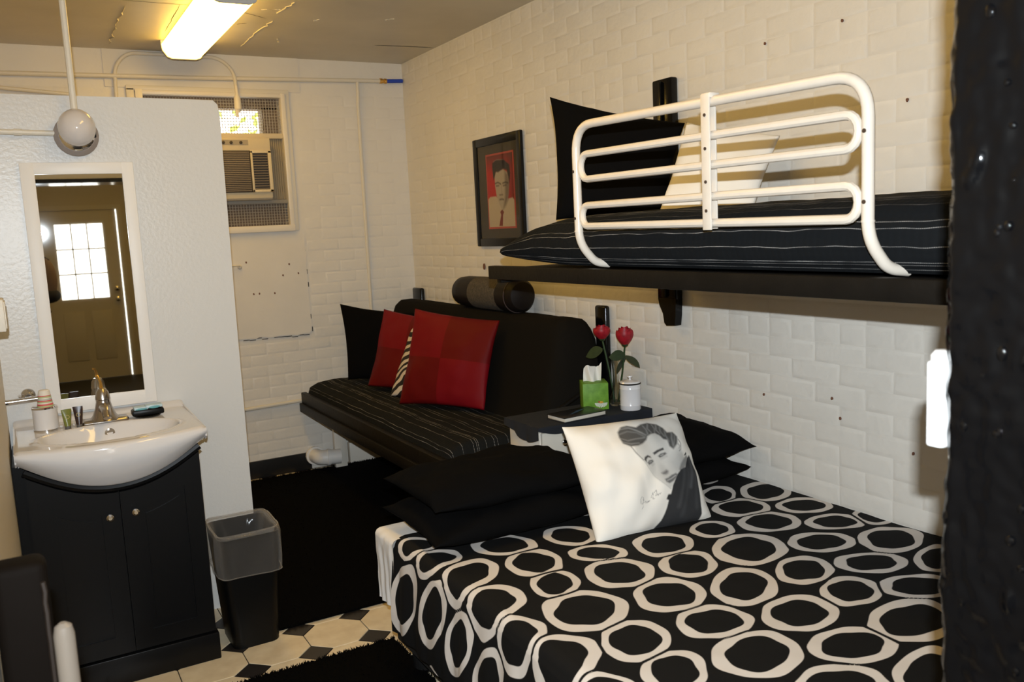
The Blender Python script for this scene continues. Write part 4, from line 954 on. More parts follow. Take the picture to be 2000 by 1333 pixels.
bo = thing('bolster', 'round bolster cushion with a grey band on top of the couch back', 'cushion', (2.2, 4.1, 1.062))
bx, bz, brd = 2.215, 1.150, 0.088
knit = mat('grey_knit', (0.09, 0.075, 0.055), 0.95, bump=0.8, bscale=160, var=0.5, vscale=90); bro = mat('brown_satin', (0.0085, 0.006, 0.005), 0.5, spec=0.2, bump=0.15, bscale=25)
by0, by1 = 3.78, 4.50
MB().lathe([(brd*0.985, 0.16), (brd, 0.19), (brd, 0.45), (brd*0.985, 0.48)], (bx, by0, bz), 'Y', 32).obj('knit_band', knit, bo)
MB().lathe([(0.004, 0.0), (brd*0.45, 0.003), (brd*0.80, 0.014), (brd*0.95, 0.035), (brd*0.985, 0.06), (brd*0.99, 0.165)], (bx, by0, bz), 'Y', 32).obj('near_end', bro, bo)
MB().lathe([(brd*0.99, 0.475), (brd*0.985, 0.60), (brd*0.92, 0.67), (brd*0.6, 0.71), (0.004, 0.72)], (bx, by0, bz), 'Y', 32).obj('far_end', bro, bo)
MB().tube([(bx+brd*0.995*math.sin(2*math.pi*k/32), by0+0.062, bz+brd*0.995*math.cos(2*math.pi*k/32)) for k in range(32)], 0.003, 6, closed=True).obj('piping', mat('piping_brown', (0.06, 0.04, 0.035), 0.5), bo)

c1 = thing('couch_pillow', 'plain black pillow at the far end of the couch', 'pillow', (1.95, 5.2, 0.57))
pillow('pillow', [oy((680, 742), 5.05), oy((806, 748), 4.84), oy((812, 612), 4.98), oy((664, 594), 5.22)], 0.07, black_fabric, c1, pinch=0.06, wr=0.008, seed=8)
red_m = mat('red_satin', (0.30, 0.010, 0.014), 0.5, sheen=0.1, bump=0.12, bscale=20)
def patch_mat():
    m = mat('red_patchwork', (0.34, 0.012, 0.016), 0.6, spec=0.2); nn, ll, b = nodes(m)
    a = nn.new('ShaderNodeAttribute'); a.attribute_name = 'puv'; sp = nn.new('ShaderNodeSeparateXYZ'); ll.new(a.outputs['Vector'], sp.inputs[0])
    g1 = nn.new('ShaderNodeMath'); g1.operation = 'GREATER_THAN'; g1.inputs[1].default_value = 0.48; ll.new(sp.outputs[0], g1.inputs[0])
    g2 = nn.new('ShaderNodeMath'); g2.operation = 'GREATER_THAN'; g2.inputs[1].default_value = 0.5; ll.new(sp.outputs[1], g2.inputs[0])
    s = nn.new('ShaderNodeMath'); s.operation = 'SUBTRACT'; ll.new(g1.outputs[0], s.inputs[0]); ll.new(g2.outputs[0], s.inputs[1])
    ab = nn.new('ShaderNodeMath'); ab.operation = 'ABSOLUTE'; ll.new(s.outputs[0], ab.inputs[0])
    mx = nn.new('ShaderNodeMix'); mx.data_type = 'RGBA'; mx.inputs[6].default_value = (0.105, 0.0012, 0.0022, 1); mx.inputs[7].default_value = (0.155, 0.0015, 0.0055, 1); ll.new(ab.outputs[0], mx.inputs[0]); ll.new(mx.outputs[2], b.inputs['Base Color'])
    wv = nn.new('ShaderNodeTexWave'); wv.inputs['Scale'].default_value = 60; wv.inputs['Distortion'].default_value = 3; ll.new(a.outputs['Vector'], wv.inputs['Vector'])
    bp = nn.new('ShaderNodeBump'); bp.inputs['Strength'].default_value = 0.12; ll.new(wv.outputs['Fac'], bp.inputs['Height']); ll.new(bp.outputs[0], b.inputs['Normal']); return m
c2 = thing('couch_cushion', 'red satin cushion behind the zebra cushion on the couch', 'cushion', (1.95, 4.85, 0.57))
pillow('cushion', [oy((718, 754), 4.80), oy((872, 778), 4.22), oy((882, 626), 4.36), oy((750, 604), 4.92)], 0.045, patch_mat(), c2, pinch=0.05, seed=9)
def zebra():
    m = mat('zebra_print', (0.7, 0.6, 0.48), 0.8); nn, ll, b = nodes(m)
    a = nn.new('ShaderNodeAttribute'); a.attribute_name = 'puv'
    mp = nn.new('ShaderNodeMapping'); mp.inputs['Rotation'].default_value = (0, 0, 0.9); mp.inputs['Scale'].default_value = (1.0, 1.0, 1); ll.new(a.outputs['Vector'], mp.inputs[0])
    w = nn.new('ShaderNodeTexWave'); w.inputs['Scale'].default_value = 3.0; w.inputs['Distortion'].default_value = 7; w.inputs['Detail'].default_value = 1.5; w.inputs['Detail Scale'].default_value = 1.1; ll.new(mp.outputs[0], w.inputs['Vector'])
    g_ = nn.new('ShaderNodeMath'); g_.operation = 'GREATER_THAN'; g_.inputs[1].default_value = 0.52; ll.new(w.outputs['Fac'], g_.inputs[0])
    mx = nn.new('ShaderNodeMix'); mx.data_type = 'RGBA'; mx.inputs[6].default_value = (0.012, 0.010, 0.009, 1); mx.inputs[7].default_value = (0.62, 0.53, 0.42, 1); ll.new(g_.outputs[0], mx.inputs[0]); ll.new(mx.outputs[2], b.inputs['Base Color']); return m
c3 = thing('zebra_cushion', 'zebra striped cushion between the two red cushions', 'cushion', (1.95, 4.65, 0.57))
pillow('cushion', [oy((762, 774), 4.54), oy((890, 786), 4.02), oy((906, 650), 4.12), oy((803, 632), 4.62)], 0.04, zebra(), c3, pinch=0.05, seed=12)
c4 = thing('couch_cushion', 'red four-patch satin cushion at the front of the couch pile', 'cushion', (2.0, 4.3, 0.57))
pillow('cushion', [oy((779, 790), 4.24), oy((946, 802), 3.74), oy((976, 626), 3.82), oy((811, 603), 4.32)], 0.055, MATS['red_patchwork'], c4, pinch=0.05, wr=0.008, seed=14)

# ------------------------------------------------------------------ nightstand and what stands on it
ns = thing('nightstand', 'cream nightstand with one drawer between bed and couch', 'nightstand', (2.06, 3.1, 0))
NX0, NX1, NY0, NY1, NZ = 1.785, 2.335, 2.965, 3.225, 0.684
MB().rbox((NX0, NY0+0.012, 0.02), (NX1, NY1, NZ-0.006), 0.004).obj('carcass', cream_metal, ns)
MB().rbox((NX0-0.01, NY0-0.008, NZ-0.02), (NX1+0.008, NY1+0.008, NZ-0.002), 0.004).obj('top', cream_metal, ns)
dw = MB().rbox((NX0+0.004, NY0-0.004, 0.46), (NX1-0.02, NY0+0.014, NZ-0.025), 0.004).obj('drawer', mat('drawer_cream', (0.60, 0.56, 0.48), 0.45), ns)
MB().lathe([(0.005, 0), (0.005, -0.012), (0.015, -0.018), (0.015, -0.026), (0.006, -0.032)], (1.885, NY0-0.003, 0.612), 'Y', 16).obj('knob', chrome, dw)
MB().rbox((NX0+0.004, NY0-0.002, 0.06), (NX1-0.02, NY0+0.014, 0.45), 0.004).obj('lower_panel', MATS['drawer_cream'], ns)
nc = thing('nightstand_cloth', 'navy cloth draped over the nightstand', 'cloth', (2.06, 3.09, NZ))
def cloth(u, v):
    x = NX0-0.02+(NX1-NX0+0.03)*u; Lf = 0.014+0.080*u+0.010*math.sin(u*11); fl_ = (NY1-NY0)+0.02
    s = v*(fl_+Lf)
    if s < fl_: return (x, NY1+0.006-s, NZ+0.0025+0.001*nz(x, s, 0, 20))
    return (x, NY0-0.014-0.006*abs(math.sin(u*17))-0.004*nz(u*6, v*6, 1), NZ+0.0025-(s-fl_))
MB().grid(cloth, 60, 40).obj('drape', navy_cloth, nc, smooth=True)
def cloth_l(u, v):
    y = NY0-0.014+(NY1-NY0+0.02)*u; return (NX0-0.02-0.010*v*abs(math.sin(u*9)), y, NZ+0.0025-v*(0.05+0.02*math.sin(u*5)))
MB().grid(cloth_l, 30, 8).obj('side_drape', navy_cloth, nc, smooth=True)

T0 = NZ+0.004
tb = thing('tissue_box', 'green tissue box printed with a white daisy', 'tissue box', (2.165, 3.125, T0))
tb.matrix_basis = Matrix.Translation((2.165, 3.125, T0)) @ Matrix.Rotation(math.radians(-27), 4, 'Z')
def tlocal(mb, name, m, **k):
    o = mb.obj(name, m, **k); o.parent = tb; return o
tw, tz1 = 0.056, 0.118
tgreen = mat('tissue_green', (0.10, 0.24, 0.012), 0.55, var=0.5, vscale=38, col2=(0.16, 0.34, 0.03))
tlocal(MB().rbox((-tw, -tw, 0), (tw, tw, tz1), 0.002), 'carton', tgreen)
mb = MB()
for k in range(11):
    a = math.pi*(1.02+0.96*k/10); f_ = -tw-0.0008
    mb.add([(0.022, f_, 0.030), (0.022+0.027*math.cos(a-0.09), f_, 0.030+0.019*math.sin(a-0.09)), (0.022+0.029*math.cos(a), f_, 0.030+0.021*math.sin(a)), (0.022+0.027*math.cos(a+0.09), f_, 0.030+0.019*math.sin(a+0.09))], [(0, 1, 2, 3)])
tlocal(mb, 'daisy_petals', white_paint, smooth=False)
tlocal(MB().ellipsoid((0.022, -tw-0.0006, 0.033), (0.010, 0.001, 0.005), 12, 6), 'daisy_centre', mat('daisy_yellow', (0.6, 0.30, 0.02), 0.6))
tlocal(MB().ellipsoid((0.013, -tw-0.0012, 0.036), (0.004, 0.001, 0.0035), 10, 6), 'ladybird', mat('ladybird_red', (0.4, 0.03, 0.02), 0.5))
def tissue(u, v):
    w = 0.040*(1-0.55*v)+0.011*v; x = -0.006+(2*u-1)*w+0.014*v*(1 if u > 0.5 else -0.4); z = tz1-0.002+0.074*v*(0.80+0.35*u*(1 if u < 0.75 else 0.8)+0.15*math.sin(u*7))
    return (x, 0.004+0.014*math.sin(u*9+v*2)*(1-0.4*v), z)
tlocal(MB().grid(tissue, 24, 14), 'tissue', white_fabric, smooth=True)

bk = thing('book', 'dark closed book lying on the nightstand cloth', 'book', (2.03, 3.03, T0))
Mb = Matrix.Translation((2.0, 3.015, T0)) @ Matrix.Rotation(math.radians(4), 4, 'Z')
MB().rbox((-0.108, -0.055, 0.003), (0.108, 0.065, 0.018), 0.002, M=Mb).obj('pages', mat('page_cream', (0.66, 0.60, 0.50), 0.8), bk)
MB().rbox((-0.112, -0.058, 0.018), (0.112, 0.068, 0.021), 0.001, M=Mb).obj('front_cover', mat('cover_black', (0.012, 0.013, 0.016), 0.3), bk)
MB().rbox((-0.112, -0.058, 0.0), (0.112, 0.068, 0.003), 0.001, M=Mb).obj('back_cover', MATS['cover_black'], bk)
MB().add([Mb @ Vector(p) for p in ((-0.06, -0.02, 0.0214), (0.0, 0.0, 0.0214), (0.07, 0.035, 0.0214), (0.02, 0.03, 0.0214))], [(0, 1, 2, 3)]).obj('cover_print', mat('cover_blue', (0.03, 0.07, 0.14), 0.4), bk, smooth=False)

vcx, vcy = 2.268, 3.100
vs_ = thing('bud_vase', 'clear glass bud vase on the nightstand', 'vase', (vcx, vcy, T0))
prf = [(0.026, 0.0), (0.032, 0.006), (0.033, 0.02), (0.026, 0.045), (0.017, 0.08), (0.013, 0.12), (0.0135, 0.16), (0.018, 0.20), (0.0225, 0.225)]
prf_i = [(r-0.0022, max(h_, 0.008)) for r, h_ in prf[::-1]]
MB().lathe(prf+prf_i, (vcx, vcy, T0), 'Z', 24).obj('vessel', glass, vs_)
def rose(label, top, base, hs, leaves):
    t = thing('rose', label, 'flower', base)
    MB().tube([base, Vector(base).lerp(Vector(top), 0.5)+Vector((0.004, 0, 0)), top], 0.0042, 8).obj('stem', stem_m, t)
    tp = Vector(top)
    MB().ellipsoid(tp+Vector((0, 0, 0.004)), (0.016, 0.016, 0.016)).obj('sepal', leaf_m, t)
    for ring_, (n_, rr, hh) in enumerate(((3, 0.013, 1.0), (4, 0.022, 0.94), (5, 0.030, 0.82))):
        for k in range(n_):
            a0 = 2*math.pi*k/n_+ring_*0.7
            def pet(u, v, a0=a0, rr=rr, hh=hh, n_=n_):
                a = a0+(u-0.5)*2*math.pi/n_*1.5; r = rr*(0.45+0.75*math.sin(v*2.1))*(1+0.10*math.sin(u*math.pi)); return tp+Vector((r*math.cos(a), r*math.sin(a), hs*hh*(v*(1-0.18*(2*u-1)**2))))
            MB().grid(pet, 7, 7).obj('petal', rose_m, t, smooth=True)
    for dx, dy, dz, L, w in leaves:
        b0 = tp+Vector((0, 0, -0.05)); d = Vector((dx, dy, dz)).normalized(); sd_ = d.cross(Vector((0.3, -0.8, 0.2))).normalized()
        def lf(u, v, d=d, sd_=sd_, L=L, w=w, b0=b0): return b0+d*L*u+sd_*((v-0.5)*2*w*math.sin(math.pi*min(1, u*0.95+0.05))**0.8)+Vector((0, 0, -0.02*u*u))
        MB().grid(lf, 9, 5).obj('leaf', leaf_m, t, smooth=True)
rose('red fabric rose on the left in the glass vase', (2.240, 3.155, 0.985), (2.262, 3.104, T0+0.014), 0.062, [(-0.4, 0.7, -0.15, 0.085, 0.026), (0.1, -0.2, 0.5, 0.03, 0.008)])
rose('red fabric rose on the right in the glass vase', (2.272, 3.03, 0.968), (2.274, 3.096, T0+0.014), 0.078, [(-0.1, 0.4, -0.55, 0.085, 0.030), (0.3, -0.6, -0.30, 0.075, 0.028), (-0.4, 0.2, 0.1, 0.075, 0.026)])
cn = thing('canister', 'white enamel canister with a black lid rim on the nightstand', 'canister', (2.262, 2.995, T0))
ccx, ccy, cr_ = 2.262, 2.990, 0.045
enamel = mat('white_enamel', (0.72, 0.70, 0.70), 0.18, coat=0.2)
MB().lathe([(cr_-0.002, 0), (cr_, 0.003), (cr_, 0.018), (cr_+0.0012, 0.021), (cr_, 0.024), (cr_, 0.090), (cr_+0.0012, 0.093), (cr_, 0.096), (cr_, 0.112)], (ccx, ccy, T0), 'Z', 32).obj('canister_body', enamel, cn)
MB().lathe([(cr_+0.001, 0.112), (cr_+0.003, 0.115), (cr_+0.001, 0.118)], (ccx, ccy, T0), 'Z', 32).obj('black_rim', plastic_black, cn)
ld_ = MB().lathe([(cr_, 0.118), (cr_*0.9, 0.124), (cr_*0.4, 0.129), (0.008, 0.130)], (ccx, ccy, T0), 'Z', 32).obj('lid', enamel, cn)
MB().lathe([(0.005, 0.129), (0.005, 0.137), (0.011, 0.142), (0.010, 0.148), (0.003, 0.150)], (ccx, ccy, T0), 'Z', 16).obj('lid_knob', enamel, ld_)

# ------------------------------------------------------------------ bed
BX0, BX1, BY0, BY1, BZ = 0.985, 2.335, 0.84, 2.735, 0.498
bd = thing('bed', 'low double bed with white mattress against the brick wall', 'bed', (1.66, 1.8, 0))
MB().rbox((BX0+0.03, BY0, 0.10), (BX1, BY1-0.02, 0.26), 0.01).obj('box_base', mat('black_base', (0.008, 0.008, 0.008), 0.9), bd)
for x, y in ((1.10, 2.66), (2.25, 2.66), (1.10, 0.9), (2.25, 0.9)):
    MB().lathe([(0.045, 0), (0.05, 0.01), (0.05, 0.12)], (x, y, 0), 'Z', 18).obj('leg', black_rough, bd)
MB().rbox((BX0+0.012, BY0, 0.262), (BX1, BY1, BZ), 0.035, 4).obj('mattress', sheet_white, bd)
CZ = BZ+0.010
def sheet_side(u, v):
    y = 2.588+0.154*u; top = 0.45
    if v < top: return (1.20-(1.20-BX0+0.010)*(v/top), y, CZ-0.005-0.010*max(0, (v/top-0.93)/0.07)**2+0.002*nz(u*4, v*6, 1))
    t = (v-top)/(1-top); return (BX0-0.012+0.003*math.sin(u*22)*t-0.004*nz(u*5, t*3, 2), y, CZ-0.015-0.235*t)
MB().grid(sheet_side, 40, 44).obj('fitted_sheet', sheet_white, bd, smooth=True)

def ring_mat():
    m = mat('ring_print', (0.01, 0.01, 0.01), 0.85, bump=0.12, bscale=9, spec=0.2); nn, ll, b = nodes(m)
    a = nn.new('ShaderNodeAttribute'); a.attribute_name = 'sdf'; mr = nn.new('ShaderNodeMapRange'); mr.inputs[1].default_value = -0.0012; mr.inputs[2].default_value = 0.0012; mr.inputs[3].default_value = 1; mr.inputs[4].default_value = 0
    ll.new(a.outputs['Fac'], mr.inputs[0]); mx = nn.new('ShaderNodeMix'); mx.data_type = 'RGBA'; mx.inputs[6].default_value = (0.0055, 0.0052, 0.005, 1); mx.inputs[7].default_value = (0.66, 0.60, 0.54, 1)
    ll.new(mr.outputs[0], mx.inputs[0]); ll.new(mx.outputs[2], b.inputs['Base Color']); return m
def to_cloth(p):
    q = on_z(p, CZ)
    if q.x >= BX0-0.005: return np.array([q.x, q.y])
    q = on_x(p, BX0-0.01); return np.array([BX0-(CZ-q.z), q.y])
RINGS1 = [(690,1018,595,755),(825,1112,710,870),(1035,1375,575,668),(1393,1740,507,645),(1122,1523,645,815),(1537,1870,608,758),(1392,1805,752,950),(887,1383,820,1055),(1210,1610,983,1222),(1437,1820,1150,1400),
          (1080,1460,1285,1520),(895,1215,470,580),(500,880,520,640),
          (80,212,652,1050),(230,372,735,1120),(375,518,905,1280),(525,690,1105,1500)]
RINGS2 = [(275,635,225,340),(440,760,125,248),(655,1012,222,318),(425,820,308,432),(828,1210,320,418),(1115,1410,280,385),(722,1150,428,553),(1150,1563,393,553),(265,735,435,628),(1003,1470,548,678),(648,1013,570,748),(920,1305,690,880),
          (1488,1790,505,675),(1272,1770,678,830),(260,678,635,875),(47,535,865,1075),(560,1046,805,1033),(1200,1770,828,1098),(843,1407,998,1222),(265,840,1023,1310),(1358,1850,1115,1450),(752,1370,1218,1500),(140,420,360,465),(205,430,150,265)]
OUTL = [[(353,760),(365,720),(410,680),(500,660),(620,650),(675,700),(660,740),(580,790),(470,860),(425,888),(400,885),(370,840)],
        [(497,880),(520,840),(580,805),(660,797),(790,825),(838,870),(810,920),(700,950),(640,1000),(600,1080),(560,1090),(520,1010)],
        [(640,1060),(660,990),(730,955),(800,965),(880,1000),(918,1040),(900,1090),(840,1150),(790,1230),(750,1268),(700,1255),(655,1160)],
        [(845,1240),(880,1140),(940,1080),(1000,1062),(1100,1075),(1180,1120),(1203,1180),(1170,1240),(1100,1320),(1050,1400),(960,1440),(880,1390)],
        [(192,650),(230,610),(330,600),(440,620),(478,635),(440,660),(350,685),(300,710),(270,745),(230,730),(205,690)],
        [(98,600),(125,560),(200,535),(300,540),(345,588),(260,600),(200,612),(130,640)]]
ell = []
for O_ in OUTL:
    C_ = np.array([to_cloth((740+p/2.818, 860+q/2.818)) for p, q in O_]); mid = (C_.max(0)+C_.min(0))/2*0.4+C_.mean(0)*0.6
    w_, V_ = np.linalg.eigh(np.cov((C_-mid).T)); ell.append((mid, V_[:, 0]*math.sqrt(2*w_[0]), V_[:, 1]*math.sqrt(2*w_[1])))
for R_, ox, oy_, sc in ((RINGS1, 740, 860, 2.818), (RINGS2, 1300, 900, 3.079)):
    for xa, xb, ya_, yb_ in R_:
        xm, ym = (xa+xb)/2, (ya_+yb_)/2
        L, Rr, T_, B_ = [to_cloth((ox+p/sc, oy_+q/sc)) for p, q in ((xa, ym), (xb, ym), (xm, ya_), (xm, yb_))]
        ell.append(((L+Rr+T_+B_)/4, (Rr-L)/2, (B_-T_)/2))
rnd = random.Random(21)
cand_r = [(e[0], max(np.linalg.norm(e[1]), np.linalg.norm(e[2]))) for e in ell]
for k in range(2600):
    cx_, cy_ = rnd.uniform(0.62, 2.33), rnd.uniform(0.5, 2.72); rr = rnd.uniform(0.062, 0.088)
    if px((max(cx_, BX0), cy_, CZ)) is not None:
        q = px((max(cx_, BX0), cy_, CZ))
        if q[0] < 1840 and q[1] < 1345 and cx_ > BX0 and cy_ < 2.45: continue
    if all(np.hypot(cx_-c_[0], cy_-c_[1]) > rr+r_*0.92+0.004 for c_, r_ in cand_r):
        a = rnd.uniform(0, 3.14); e1 = np.array([math.cos(a), math.sin(a)])*rr; e2 = np.array([-math.sin(a), math.cos(a)])*rr*rnd.uniform(0.75, 0.95)
        ell.append((np.array([cx_, cy_]), e1, e2)); cand_r.append((np.array([cx_, cy_]), rr))
US, YS = 0.30, 0.26          # overhang at the side and at the foot
NU_, NV_ = 250, 300
Ug = np.linspace(BX0-US, BX1+0.004, NU_); Vg = np.linspace(BY0-YS, 2.600, NV_)
UU, VV = np.meshgrid(Ug, Vg); pts = np.c_[UU.ravel(), VV.ravel()]
sdf_l = []; dist_l = []
for k, (c_, a_, b_) in enumerate(ell):
    Mi = np.linalg.inv(np.c_[a_, b_]); st = (pts-c_)@Mi.T; rho = np.hypot(st[:, 0], st[:, 1]); th = np.arctan2(st[:, 1], st[:, 0])
    r_ = random.Random(k*7+1); ph = [r_.uniform(0, 6.28) for _ in range(6)]
    ro = 0.970+0.028*np.sin(3*th+ph[0])+0.020*np.sin(5*th+ph[1])+0.012*np.sin(8*th+ph[4])
    ri = 0.69+0.032*np.sin(2*th+ph[2])+0.028*np.sin(4*th+ph[3])+0.014*np.sin(7*th+ph[5])
    size = (np.linalg.norm(a_)+np.linalg.norm(b_))/2
    sdf_l.append(np.maximum(rho-ro, ri-rho)*size); dist_l.append((rho-1)*size)
D_ = np.array(dist_l); S_ = np.array(sdf_l); o2 = np.sort(np.partition(D_, 1, axis=0)[:2], axis=0); near = np.argmin(D_, axis=0)
sdf = np.maximum(S_[near, np.arange(len(pts))], 0.0045-(o2[1]-o2[0])*0.5)     # rings never run into each other
mb = MB(); RAD = 0.035
def drop(s):   # s: distance past the edge -> (outward, down)
    if s <= 0: return 0.0, 0.0
    q = RAD*math.pi/2
    if s < q: a = s/RAD; return RAD*math.sin(a), RAD*(1-math.cos(a))
    return RAD, RAD+(s-q)
for (u, v) in pts:
    sx, sy = (BX0+RAD)-u, (BY0+RAD)-v; ox_, dx_ = drop(sx); oy2, dy_ = drop(sy)
    x = u if sx <= 0 else BX0+RAD-ox_; y = v if sy <= 0 else BY0+RAD-oy2; dd = max(dx_, dy_); z = CZ-dd
    if dd <= 0: z += 0.003*nz(u, v, 0, 6)+0.0015*nz(u, v, 3, 15)
    if sx > 0 and dx_ > 0.03: x -= 0.012*min(1, dx_/0.15)*abs(nz(0, v, 5, 9))*1.5+0.004*math.sin(v*46)*min(1, dx_/0.2)+0.02*min(1, dx_/0.25)
    if sy > 0 and dy_ > 0.03: y -= 0.012*min(1, dy_/0.15)*abs(nz(u, 0, 5, 9))*1.5
    mb.v.append((x, y, z))
mb.f = [(j*NU_+i, j*NU_+i+1, (j+1)*NU_+i+1, (j+1)*NU_+i) for j in range(NV_-1) for i in range(NU_-1)]
bs = thing('bedspread', 'black bedspread printed with wobbly white rings', 'bedspread', (1.66, 1.7, BZ))
o = mb.obj('spread', ring_mat(), bs, smooth=True, fix=False); set_attr(o.data, 'sdf', sdf)

def flat_pillow(label, x0, x1, y0, y1, z, T, seed, tilt=0.0, group=None, skew=0.0):
    t = thing('bed_pillow', label, 'pillow', ((x0+x1)/2, (y0+y1)/2, z-T), group)
    pillow('pillow', [(x0, y0, z-tilt), (x1, y0-skew, z-tilt), (x1, y1-skew, z+tilt), (x0, y1, z+tilt)], T, black_fabric, t, pinch=0.05, wr=0.014, seed=seed, puff=3.2, n=34)
flat_pillow('lower black pillow of the left stack at the bed head', 1.00, 1.70, 2.30, 2.74, CZ+0.060, 0.060, 1, 0.004)
flat_pillow('upper black pillow of the left stack at the bed head', 1.02, 1.69, 2.33, 2.76, CZ+0.156, 0.056, 2, 0.004)
flat_pillow('lower black pillow of the right stack by the wall', 1.73, 2.325, 2.34, 2.76, CZ+0.052, 0.054, 3, 0.004)
flat_pillow('upper black pillow of the right stack by the wall', 1.76, 2.335, 2.32, 2.76, CZ+0.152, 0.056, 4, 0.015)

# portrait cushion
pc = thing('portrait_cushion', 'white cushion printed with a grey portrait of a man in a dark jacket', 'cushion', (1.72, 2.2, CZ))
PBL, PBR = oy((1166, 1068), 2.168), oy((1390, 1016), 2.135)
PTL, PTR = oy((1098, 834), 2.36), oy((1322, 806), 2.33)
po2 = pillow('cushion', [PBL, PBR, PTR, PTL], 0.085, print_mat('cushion_print', 0.9, bump=0.15), pc, n=210, pinch=0.045, wr=0.012, seed=6)
a_ = po2.data.attributes['puv']; buf = np.zeros(len(po2.data.vertices)*3, np.float32); a_.data.foreach_get('vector', buf); buf = buf.reshape(-1, 3)
Q = buf[:, :2].astype(float); front = buf[:, 2] > 0
# crop pixel coordinates of the printed drawing (5.332 px per photo px from (1180, 810)) -> cushion uv
def cpx(p): return ((p[0]-1180)*5.332, (p[1]-810)*5.332)
Hc = homography([cpx((1170, 1062)), cpx((1385, 1012)), cpx((1318, 810)), cpx((1102, 838))], [(0, 0), (1, 0), (1, 1), (0, 1)])
col = np.tile(np.array([0.80, 0.755, 0.68]), (len(Q), 1)); k_ = 1/1150.0
def P_(pts): return Hc(pts)
def shape(pts, c, w=6, a=1.0):
    global col
    col = blend(col, soft(poly_sdf(Q, P_(pts)), w*k_)*a*front, c)
def stroke(pts, c, w=4, s=4, a=1.0):
    global col
    col = blend(col, soft(line_dist(Q, P_(pts))-w*k_, s*k_)*a*front, c)
facec = (0.52, 0.50, 0.46)
shape([(190,400),(215,480),(290,560),(350,640),(400,710),(480,775),(580,838),(610,790),(650,700),(700,620),(735,540),(700,470),(680,430),(640,300),(560,260),(440,250),(340,290),(260,380)], facec, 14, 0.75)
shape([(560,560),(640,440),(700,470),(735,540),(690,640),(620,700),(590,640)], (0.34, 0.33, 0.31), 40, 0.55)
shape([(480,600),(540,640),(560,690),(500,760),(450,700)], (0.40, 0.38, 0.36), 30, 0.4)
hairc = (0.035, 0.033, 0.031)
shape([(72,235),(110,175),(165,160),(250,185),(300,150),(380,128),(480,145),(535,190),(560,245),(615,245),(650,300),(640,380),(605,432),(565,400),(545,335),(505,325),(470,280),(430,258),(380,272),(345,295),(330,335),(290,375),(240,400),(165,408),(95,372),(75,300)], hairc, 10, 0.92)
for pts, cc in [([(100,200),(180,190),(260,230),(330,280)], 0.42), ([(85,260),(160,230),(250,250),(320,300)], 0.30), ([(85,310),(150,340),(230,320),(310,310)], 0.38), ([(100,355),(170,380),(250,370)], 0.40), ([(140,170),(220,205),(300,255)], 0.34),
                ([(320,170),(345,220),(350,270)], 0.40), ([(375,150),(360,200),(390,250)], 0.44), ([(420,150),(440,200),(430,245)], 0.36), ([(465,160),(455,215),(480,260)], 0.44), ([(500,180),(495,235),(520,290)], 0.36), ([(540,230),(535,280),(560,350)], 0.36), ([(600,260),(590,320),(600,390)], 0.38), ([(625,290),(615,350),(605,410)], 0.30)]:
    stroke(pts, (cc, cc*0.98, cc*0.93), 3, 12, 0.6)
dk = (0.06, 0.057, 0.054)
stroke([(168,410),(205,470),(285,552)], (0.15, 0.14, 0.13), 4, 5)
stroke([(290,560),(350,645),(410,715),(490,780),(580,836)], (0.30, 0.29, 0.27), 2, 5, 0.7)
shape([(293,548),(300,520),(330,500),(362,512),(372,528),(335,522),(318,545),(322,580)], dk, 7)
shape([(388,475),(430,445),(495,418),(508,438),(455,460),(405,495)], dk, 7)
shape([(330,580),(345,555),(385,545),(400,560),(375,585),(345,600)], (0.12, 0.115, 0.11), 8)
stroke([(352,572),(372,566)], (0.6, 0.58, 0.54), 3, 4, 0.8)
shape([(445,505),(470,480),(520,465),(538,478),(500,505),(465,522)], (0.12, 0.115, 0.11), 8)
stroke([(472,498),(500,488)], (0.6, 0.58, 0.54), 3, 4, 0.8)
stroke([(385,600),(400,585)], (0.3, 0.29, 0.27), 8, 14, 0.5); stroke([(480,530),(535,505)], (0.3, 0.29, 0.27), 8, 14, 0.5)
shape([(475,680),(500,668),(530,645),(552,655),(545,680),(525,695),(495,695)], (0.16, 0.15, 0.145), 12, 0.9)
shape([(508,745),(545,728),(580,700),(625,678),(640,690),(630,725),(600,760),(560,785),(525,772)], (0.13, 0.125, 0.12), 8, 0.95)
stroke([(535,758),(580,735),(620,705)], (0.50, 0.48, 0.45), 4, 6, 0.8)
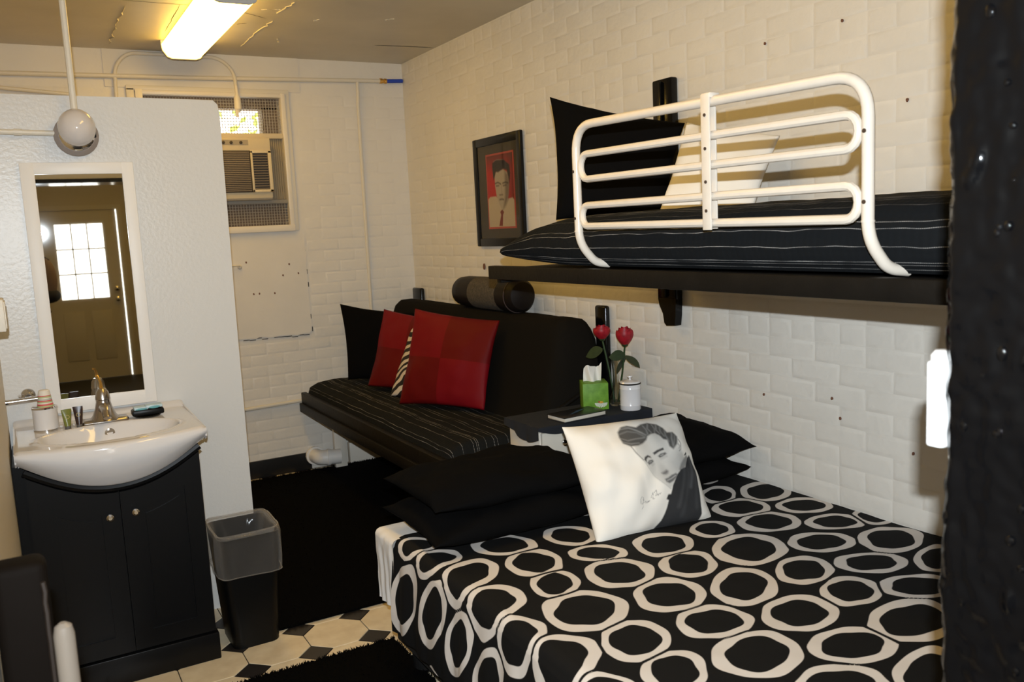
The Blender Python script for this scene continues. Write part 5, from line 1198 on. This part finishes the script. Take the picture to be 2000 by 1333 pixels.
stroke([(655,330),(680,370),(682,430),(665,450)], (0.18, 0.17, 0.16), 4, 6); stroke([(652,380),(672,400),(662,425)], (0.2, 0.19, 0.18), 4, 6, 0.8)
shape([(660,640),(680,580),(720,520),(755,480),(770,500),(755,570),(725,625),(680,660)], (0.20, 0.195, 0.185), 10, 0.9)
shape([(722,490),(748,452),(758,470),(738,490)], (0.04, 0.04, 0.04), 4)
jk = (0.030, 0.030, 0.031)
shape([(735,610),(765,510),(800,478),(830,530),(862,640),(888,750),(912,880),(925,980),(945,1050),(940,1108),(830,1140),(700,1178),(515,1207),(555,1130),(575,1010),(578,945),(552,935),(560,890),(590,885),(600,800),(640,690),(680,640)], jk, 6)
for pts, cc in [([(800,500),(815,640),(800,800)], 0.10), ([(720,640),(715,800),(690,1000)], 0.07), ([(850,660),(870,850),(880,1000)], 0.06), ([(770,620),(765,860),(740,1080)], 0.055)]: stroke(pts, (cc, cc, cc*1.02), 8, 24, 0.8)
ink = (0.16, 0.155, 0.16)
for pts in [[(300,925),(280,925),(270,950),(285,985),(305,990),(312,960),(300,925),(305,975),(318,1010),(310,1035)], [(320,975),(335,960),(340,978),(350,962),(355,975),(365,955),(370,968),(380,948),(385,958)], [(392,925),(398,890),(404,870),(408,905),(412,940),(430,930)], [(415,880),(430,850),(440,870),(432,910),(440,905),(450,885),(458,905),(468,880),(475,893),(482,875)]]:
    stroke(pts, ink, 1.6, 2.6, 0.95)
set_attr(po2.data, 'ink', np.c_[col, np.ones(len(col))], 'FLOAT_COLOR')

# ------------------------------------------------------------------ latch on the doorway jamb
la = thing('door_latch', 'white metal latch plate on the edge of the black doorway', 'latch', (0.91, 0.615, 1.22))
MB().rbox((0.929, 0.626, 1.214), (0.955, 0.648, 1.318), 0.004).obj('plate', mat('latch_white', (0.85, 0.84, 0.82), 0.3), la)
MB().lathe([(0.013, 0), (0.013, 0.008), (0.008, 0.014)], (0.944, 0.637, 1.316), 'Z', 14).obj('pivot', MATS['latch_white'], la)
